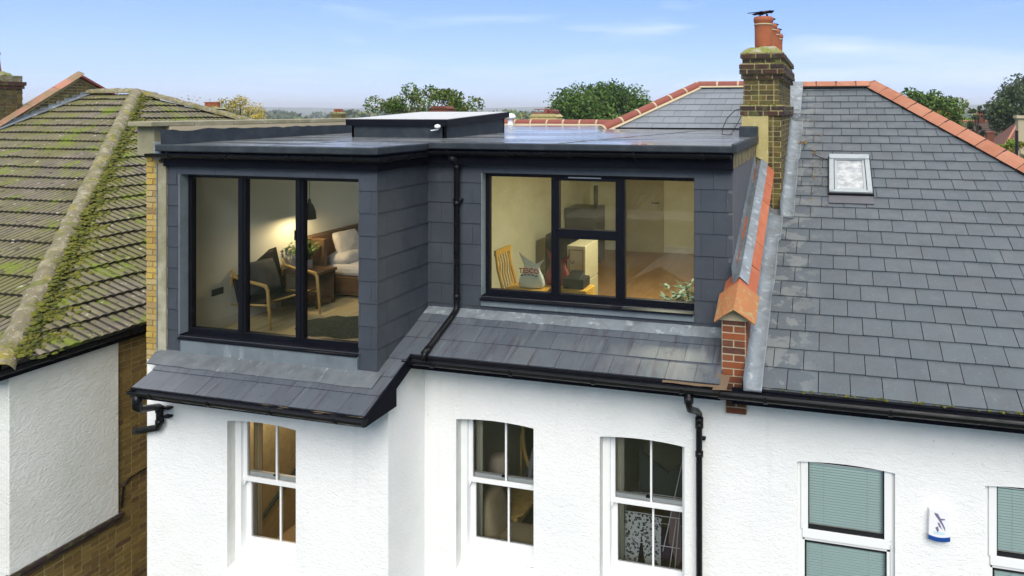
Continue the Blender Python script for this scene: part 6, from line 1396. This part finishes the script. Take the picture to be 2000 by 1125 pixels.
# chimneys seen over the flat roof
def stack(x, y, sx, sy, z0, z1, m_, label, pots=2, ph=.3, cap=None, lying=False):
    T = thing('chimney_stack', (x, y, 0), label, 'chimney'); mb = MB(); mb.box(x-sx/2, x+sx/2, y-sy/2, y+sy/2, z0, z1-.12); mb.box(x-sx/2-.06, x+sx/2+.06, y-sy/2-.06, y+sy/2+.06, z1-.30, z1-.20); mb.build('stack', m_, T)
    mb = MB(); mb.prism([(x-sx/2-.04, y-sy/2-.04, z1-.12), (x+sx/2+.04, y-sy/2-.04, z1-.12), (x+sx/2-.12, y-sy/2-.04, z1), (x-sx/2+.12, y-sy/2-.04, z1)], (0, sy+.08, 0)); mb.build('cap', cap or m_flaunch, T)
    for k in range(pots):
        xp = x-sx*.3+sx*.6*k/max(1, pots-1); mb = MB(); mb.lathe([(.13, 0), (.12, ph*.8), (.14, ph*.85), (.14, ph), (.11, ph), (.1, 0)], (xp, y, z1-.02), 14); mb.build('chimney_pot', m_pot, T, smooth=True)
    return T
stack(-30.7, 28.4, 1.0, .6, 6.5, 8.78, m_dbrick, 'dark brick chimney stack with stubby pots beside the yellow autumn tree', 4, .26)
stack(-11.25, 26, 1.15, .6, 7.2, 8.45, m_cream, 'cream rendered chimney stack with a mossy cap and orange tiles before the big tree', 0, cap=m_cream)
mb = MB(); x = -11.25
for k in range(2): mb.tube([(x+.12+.24*k, 25.66, 8.53), (x+.12+.24*k, 26.3, 8.53)], .09, 12)
mb.box(x-.5, x+.5, 25.75, 26.2, 8.44, 8.50); mb.beam((x-.42, 25.8, 8.63), (x+.35, 25.8, 8.63), .1, .035); tag(mb.build('terracotta_flue_tiles', m_terra_d), 'orange clay tiles with two dark round holes on the cream chimney', 'flue tiles')
stack(-16.5, 26.8, .78, .6, 7.0, 8.78, m_rbrick, 'red brick chimney top just showing over the rooflight', 0, cap=m_rbrick)
stack(-41.9, 51.4, 1.0, .6, 6.0, 8.42, m_cbrick, 'low mossy chimney with tiny white pots near the far horizon', 3, .3)
for i, (x, y, z, s_) in enumerate(((-640, 1500, 17, 26), (-612, 1530, 15, 20), (-575, 1480, 18, 30))):
    T = thing('tower_block', (x, y, 0), ['leftmost pale tower block on the horizon beside the rooflight', 'lowest pale tower block on the horizon, middle of three', 'widest pale tower block on the horizon, rightmost of three'][i], 'tower block')
    mb = MB(); mb.box(x-s_/2, x+s_/2, y-8, y+8, 0, z); wq = mb.build('tower_wall', m_pwall, T); mb = MB()
    for k in range(1, 6): mb.box(x-s_/2+1, x+s_/2-1, y-8.2, y-8.05, z*k/6, z*k/6+1.2)
    mb.build('window_band', m_cheek, wq)
# ground, garden side, hills, far tree cover
m_ground = M('grass_ground', (.06, .085, .03), .95, noises=[dict(scale=.15, lo=.4, hi=.65, col=(.10, .10, .05), fac=.8), dict(scale=.02, lo=.45, hi=.6, col=(.05, .07, .03), fac=.8)])
mb = MB(); mb.face([(-7000, -3000, 0), (7000, -3000, 0), (7000, 7000, 0), (-7000, 7000, 0)]); tag(mb.build('ground', m_ground), kind='structure')
m_hill = M('wooded_hill', (.05, .075, .04), 1, noises=[dict(scale=.01, lo=.4, hi=.6, col=(.09, .1, .06), fac=.8), dict(scale=.05, lo=.5, hi=.7, col=(.16, .15, .12), fac=.5)])
mb = MB(); nn_ = 150; rows = []
for j, (rr_, hs) in enumerate(((1700, 0), (2100, .35), (2500, .9), (2900, 1.0), (3400, .8), (3900, 0))):
    row = []
    for i in range(nn_+1):
        a = R(-75)+R(150)*i/nn_; h = 22+14*noise.noise((a*3, 1, j*.1))+5*noise.noise((a*17, 2, j*.3))+2.4*noise.noise((a*70, 3, j))
        row.append((math.sin(a)*rr_, math.cos(a)*rr_, max(0, h*hs)))
    rows.append(row)
for j in range(5):
    for i in range(nn_): mb.face([rows[j][i], rows[j][i+1], rows[j+1][i+1], rows[j+1][i]])
tag(mb.build('hills', m_hill, None, smooth=True), kind='structure')
# far belt of trees and rooftops that reads as one mass
rs = np.random.RandomState(2); v = []; f = []; mi = []
for c in range(620):
    a = rs.uniform(R(-62), R(45)); d = rs.uniform(90, 900)**1.0; cx, cy = math.sin(a)*d, math.cos(a)*d; hh = rs.uniform(4.0, 7.6) if d < 300 else rs.uniform(4, 9.0); w_ = rs.uniform(2.5, 6)*(1+d/500)
    n = 60; dirs = rs.normal(size=(n, 3)); dirs /= np.linalg.norm(dirs, axis=1)[:, None]; dirs[:, 2] = abs(dirs[:, 2]); P = np.array([cx, cy, 0])+dirs*np.array([w_, w_, hh])*rs.uniform(.75, 1, (n, 1))
    A = rs.normal(size=(n, 3)); A /= np.linalg.norm(A, axis=1)[:, None]; B = np.cross(A, rs.normal(size=(n, 3))); B /= np.linalg.norm(B, axis=1)[:, None]; s_ = w_*.22
    q = np.stack([P-A*s_, P+B*s_*.7, P+A*s_, P-B*s_*.7], 1).reshape(-1, 3); b = len(v); v += q.tolist(); f += [(b+4*k, b+4*k+1, b+4*k+2, b+4*k+3) for k in range(n)]; mi += [int(rs.choice([0, 0, 1, 2]))]*n
me = bpy.data.meshes.new('distant_woodland'); me.from_pydata(v, [], f)
for m_ in (ldk, lg2, lo1): me.materials.append(m_)
me.polygons.foreach_set('material_index', mi); o = bpy.data.objects.new('distant_woodland', me); COL.objects.link(o); tag(o, 'far off belt of trees along the horizon', 'woodland', kind='stuff')

# the garden side, seen only as reflections in the glass
T = thing('garden_shed', (-6.7, -11.5, 0), 'pale timber garden shed with a pitched roof, mirrored in the right dormer window', 'shed')
m_shed = M('pale_shed_timber', (.50, .38, .2), .8, noises=[dict(scale=3, stretch=(.3, .3, 9), lo=.4, hi=.7, col=(.38, .28, .14), fac=.8)]); m_shroof = M('shed_felt', (.40, .38, .33), .9)
mb = MB(); mb.prism([(-7.7, -10.5, 0), (-5.8, -10.5, 0), (-5.8, -10.5, 1.85), (-6.75, -10.5, 2.3), (-7.7, -10.5, 1.85)], (0, -3.2, 0)); mb.build('shed_wall', m_shed, T)
mb = MB(); mb.beam((-7.28, -12.1, 2.13), (-7.27, -12.1, 2.131), .1); mb.face([(-7.9, -10.3, 1.80), (-6.75, -10.3, 2.36), (-6.75, -13.9, 2.36), (-7.9, -13.9, 1.80)]); mb.face([(-5.6, -10.3, 1.80), (-5.6, -13.9, 1.80), (-6.75, -13.9, 2.36), (-6.75, -10.3, 2.36)]); mb.build('shed_roof', m_shroof, T)
mb = MB(); mb.box(-7.2, -6.3, -10.5, -10.46, .1, 1.75); mb.build('shed_door', m_wood, T)
mb = MB(); mb.box(-14, -2, -22, -19.5, 0, 2.6); mb.box(-14.3, -1.7, -22.3, -19.2, 2.6, 2.75); tag(mb.build('garden_outbuilding', m_shroof), 'long low pale outbuilding at the end of the garden, mirrored in the glass', 'outbuilding')
for i, (x, y, z, r_, ms) in enumerate(((-13, -27, 9.5, 4.5, [lo1, lg2]), (-4, -29, 8.5, 4.5, [lg2, lo1]), (5, -26, 10, 4.5, [lg1, lo1]), (-22, -25, 9.5, 4.5, [lo1, lg1]), (12, -20, 8, 3.6, [lg1, lbr]))):
    grow_tree('garden_tree', x, y, z, 2.0, r_, ms, ['leftmost but one garden tree, mirrored in the glass', 'middle garden tree behind the outbuilding, mirrored in the glass', 'tallest dark garden tree, mirrored in the glass', 'leftmost olive garden tree, mirrored in the glass', 'bright green garden tree nearest the house, mirrored in the glass'][i], 2600, .34, seed=40+i, clumps=26, group='trees at the end of the garden')

# ------------------------------------------------------------------ the air
mh = bpy.data.materials.new('haze_air'); mh.use_nodes = True; t = mh.node_tree; t.nodes.clear()
o_ = N(t, 'ShaderNodeOutputMaterial'); pv_ = N(t, 'ShaderNodeVolumePrincipled'); pv_.inputs['Color'].default_value = (.93, .96, 1, 1); pv_.inputs['Density'].default_value = .00042; pv_.inputs['Anisotropy'].default_value = .2
t.links.new(pv_.outputs[0], o_.inputs['Volume'])
mb = MB(); mb.box(-7100, 7100, -3100, 7100, -1.0, 60); tag(mb.build('haze', mh), kind='stuff')
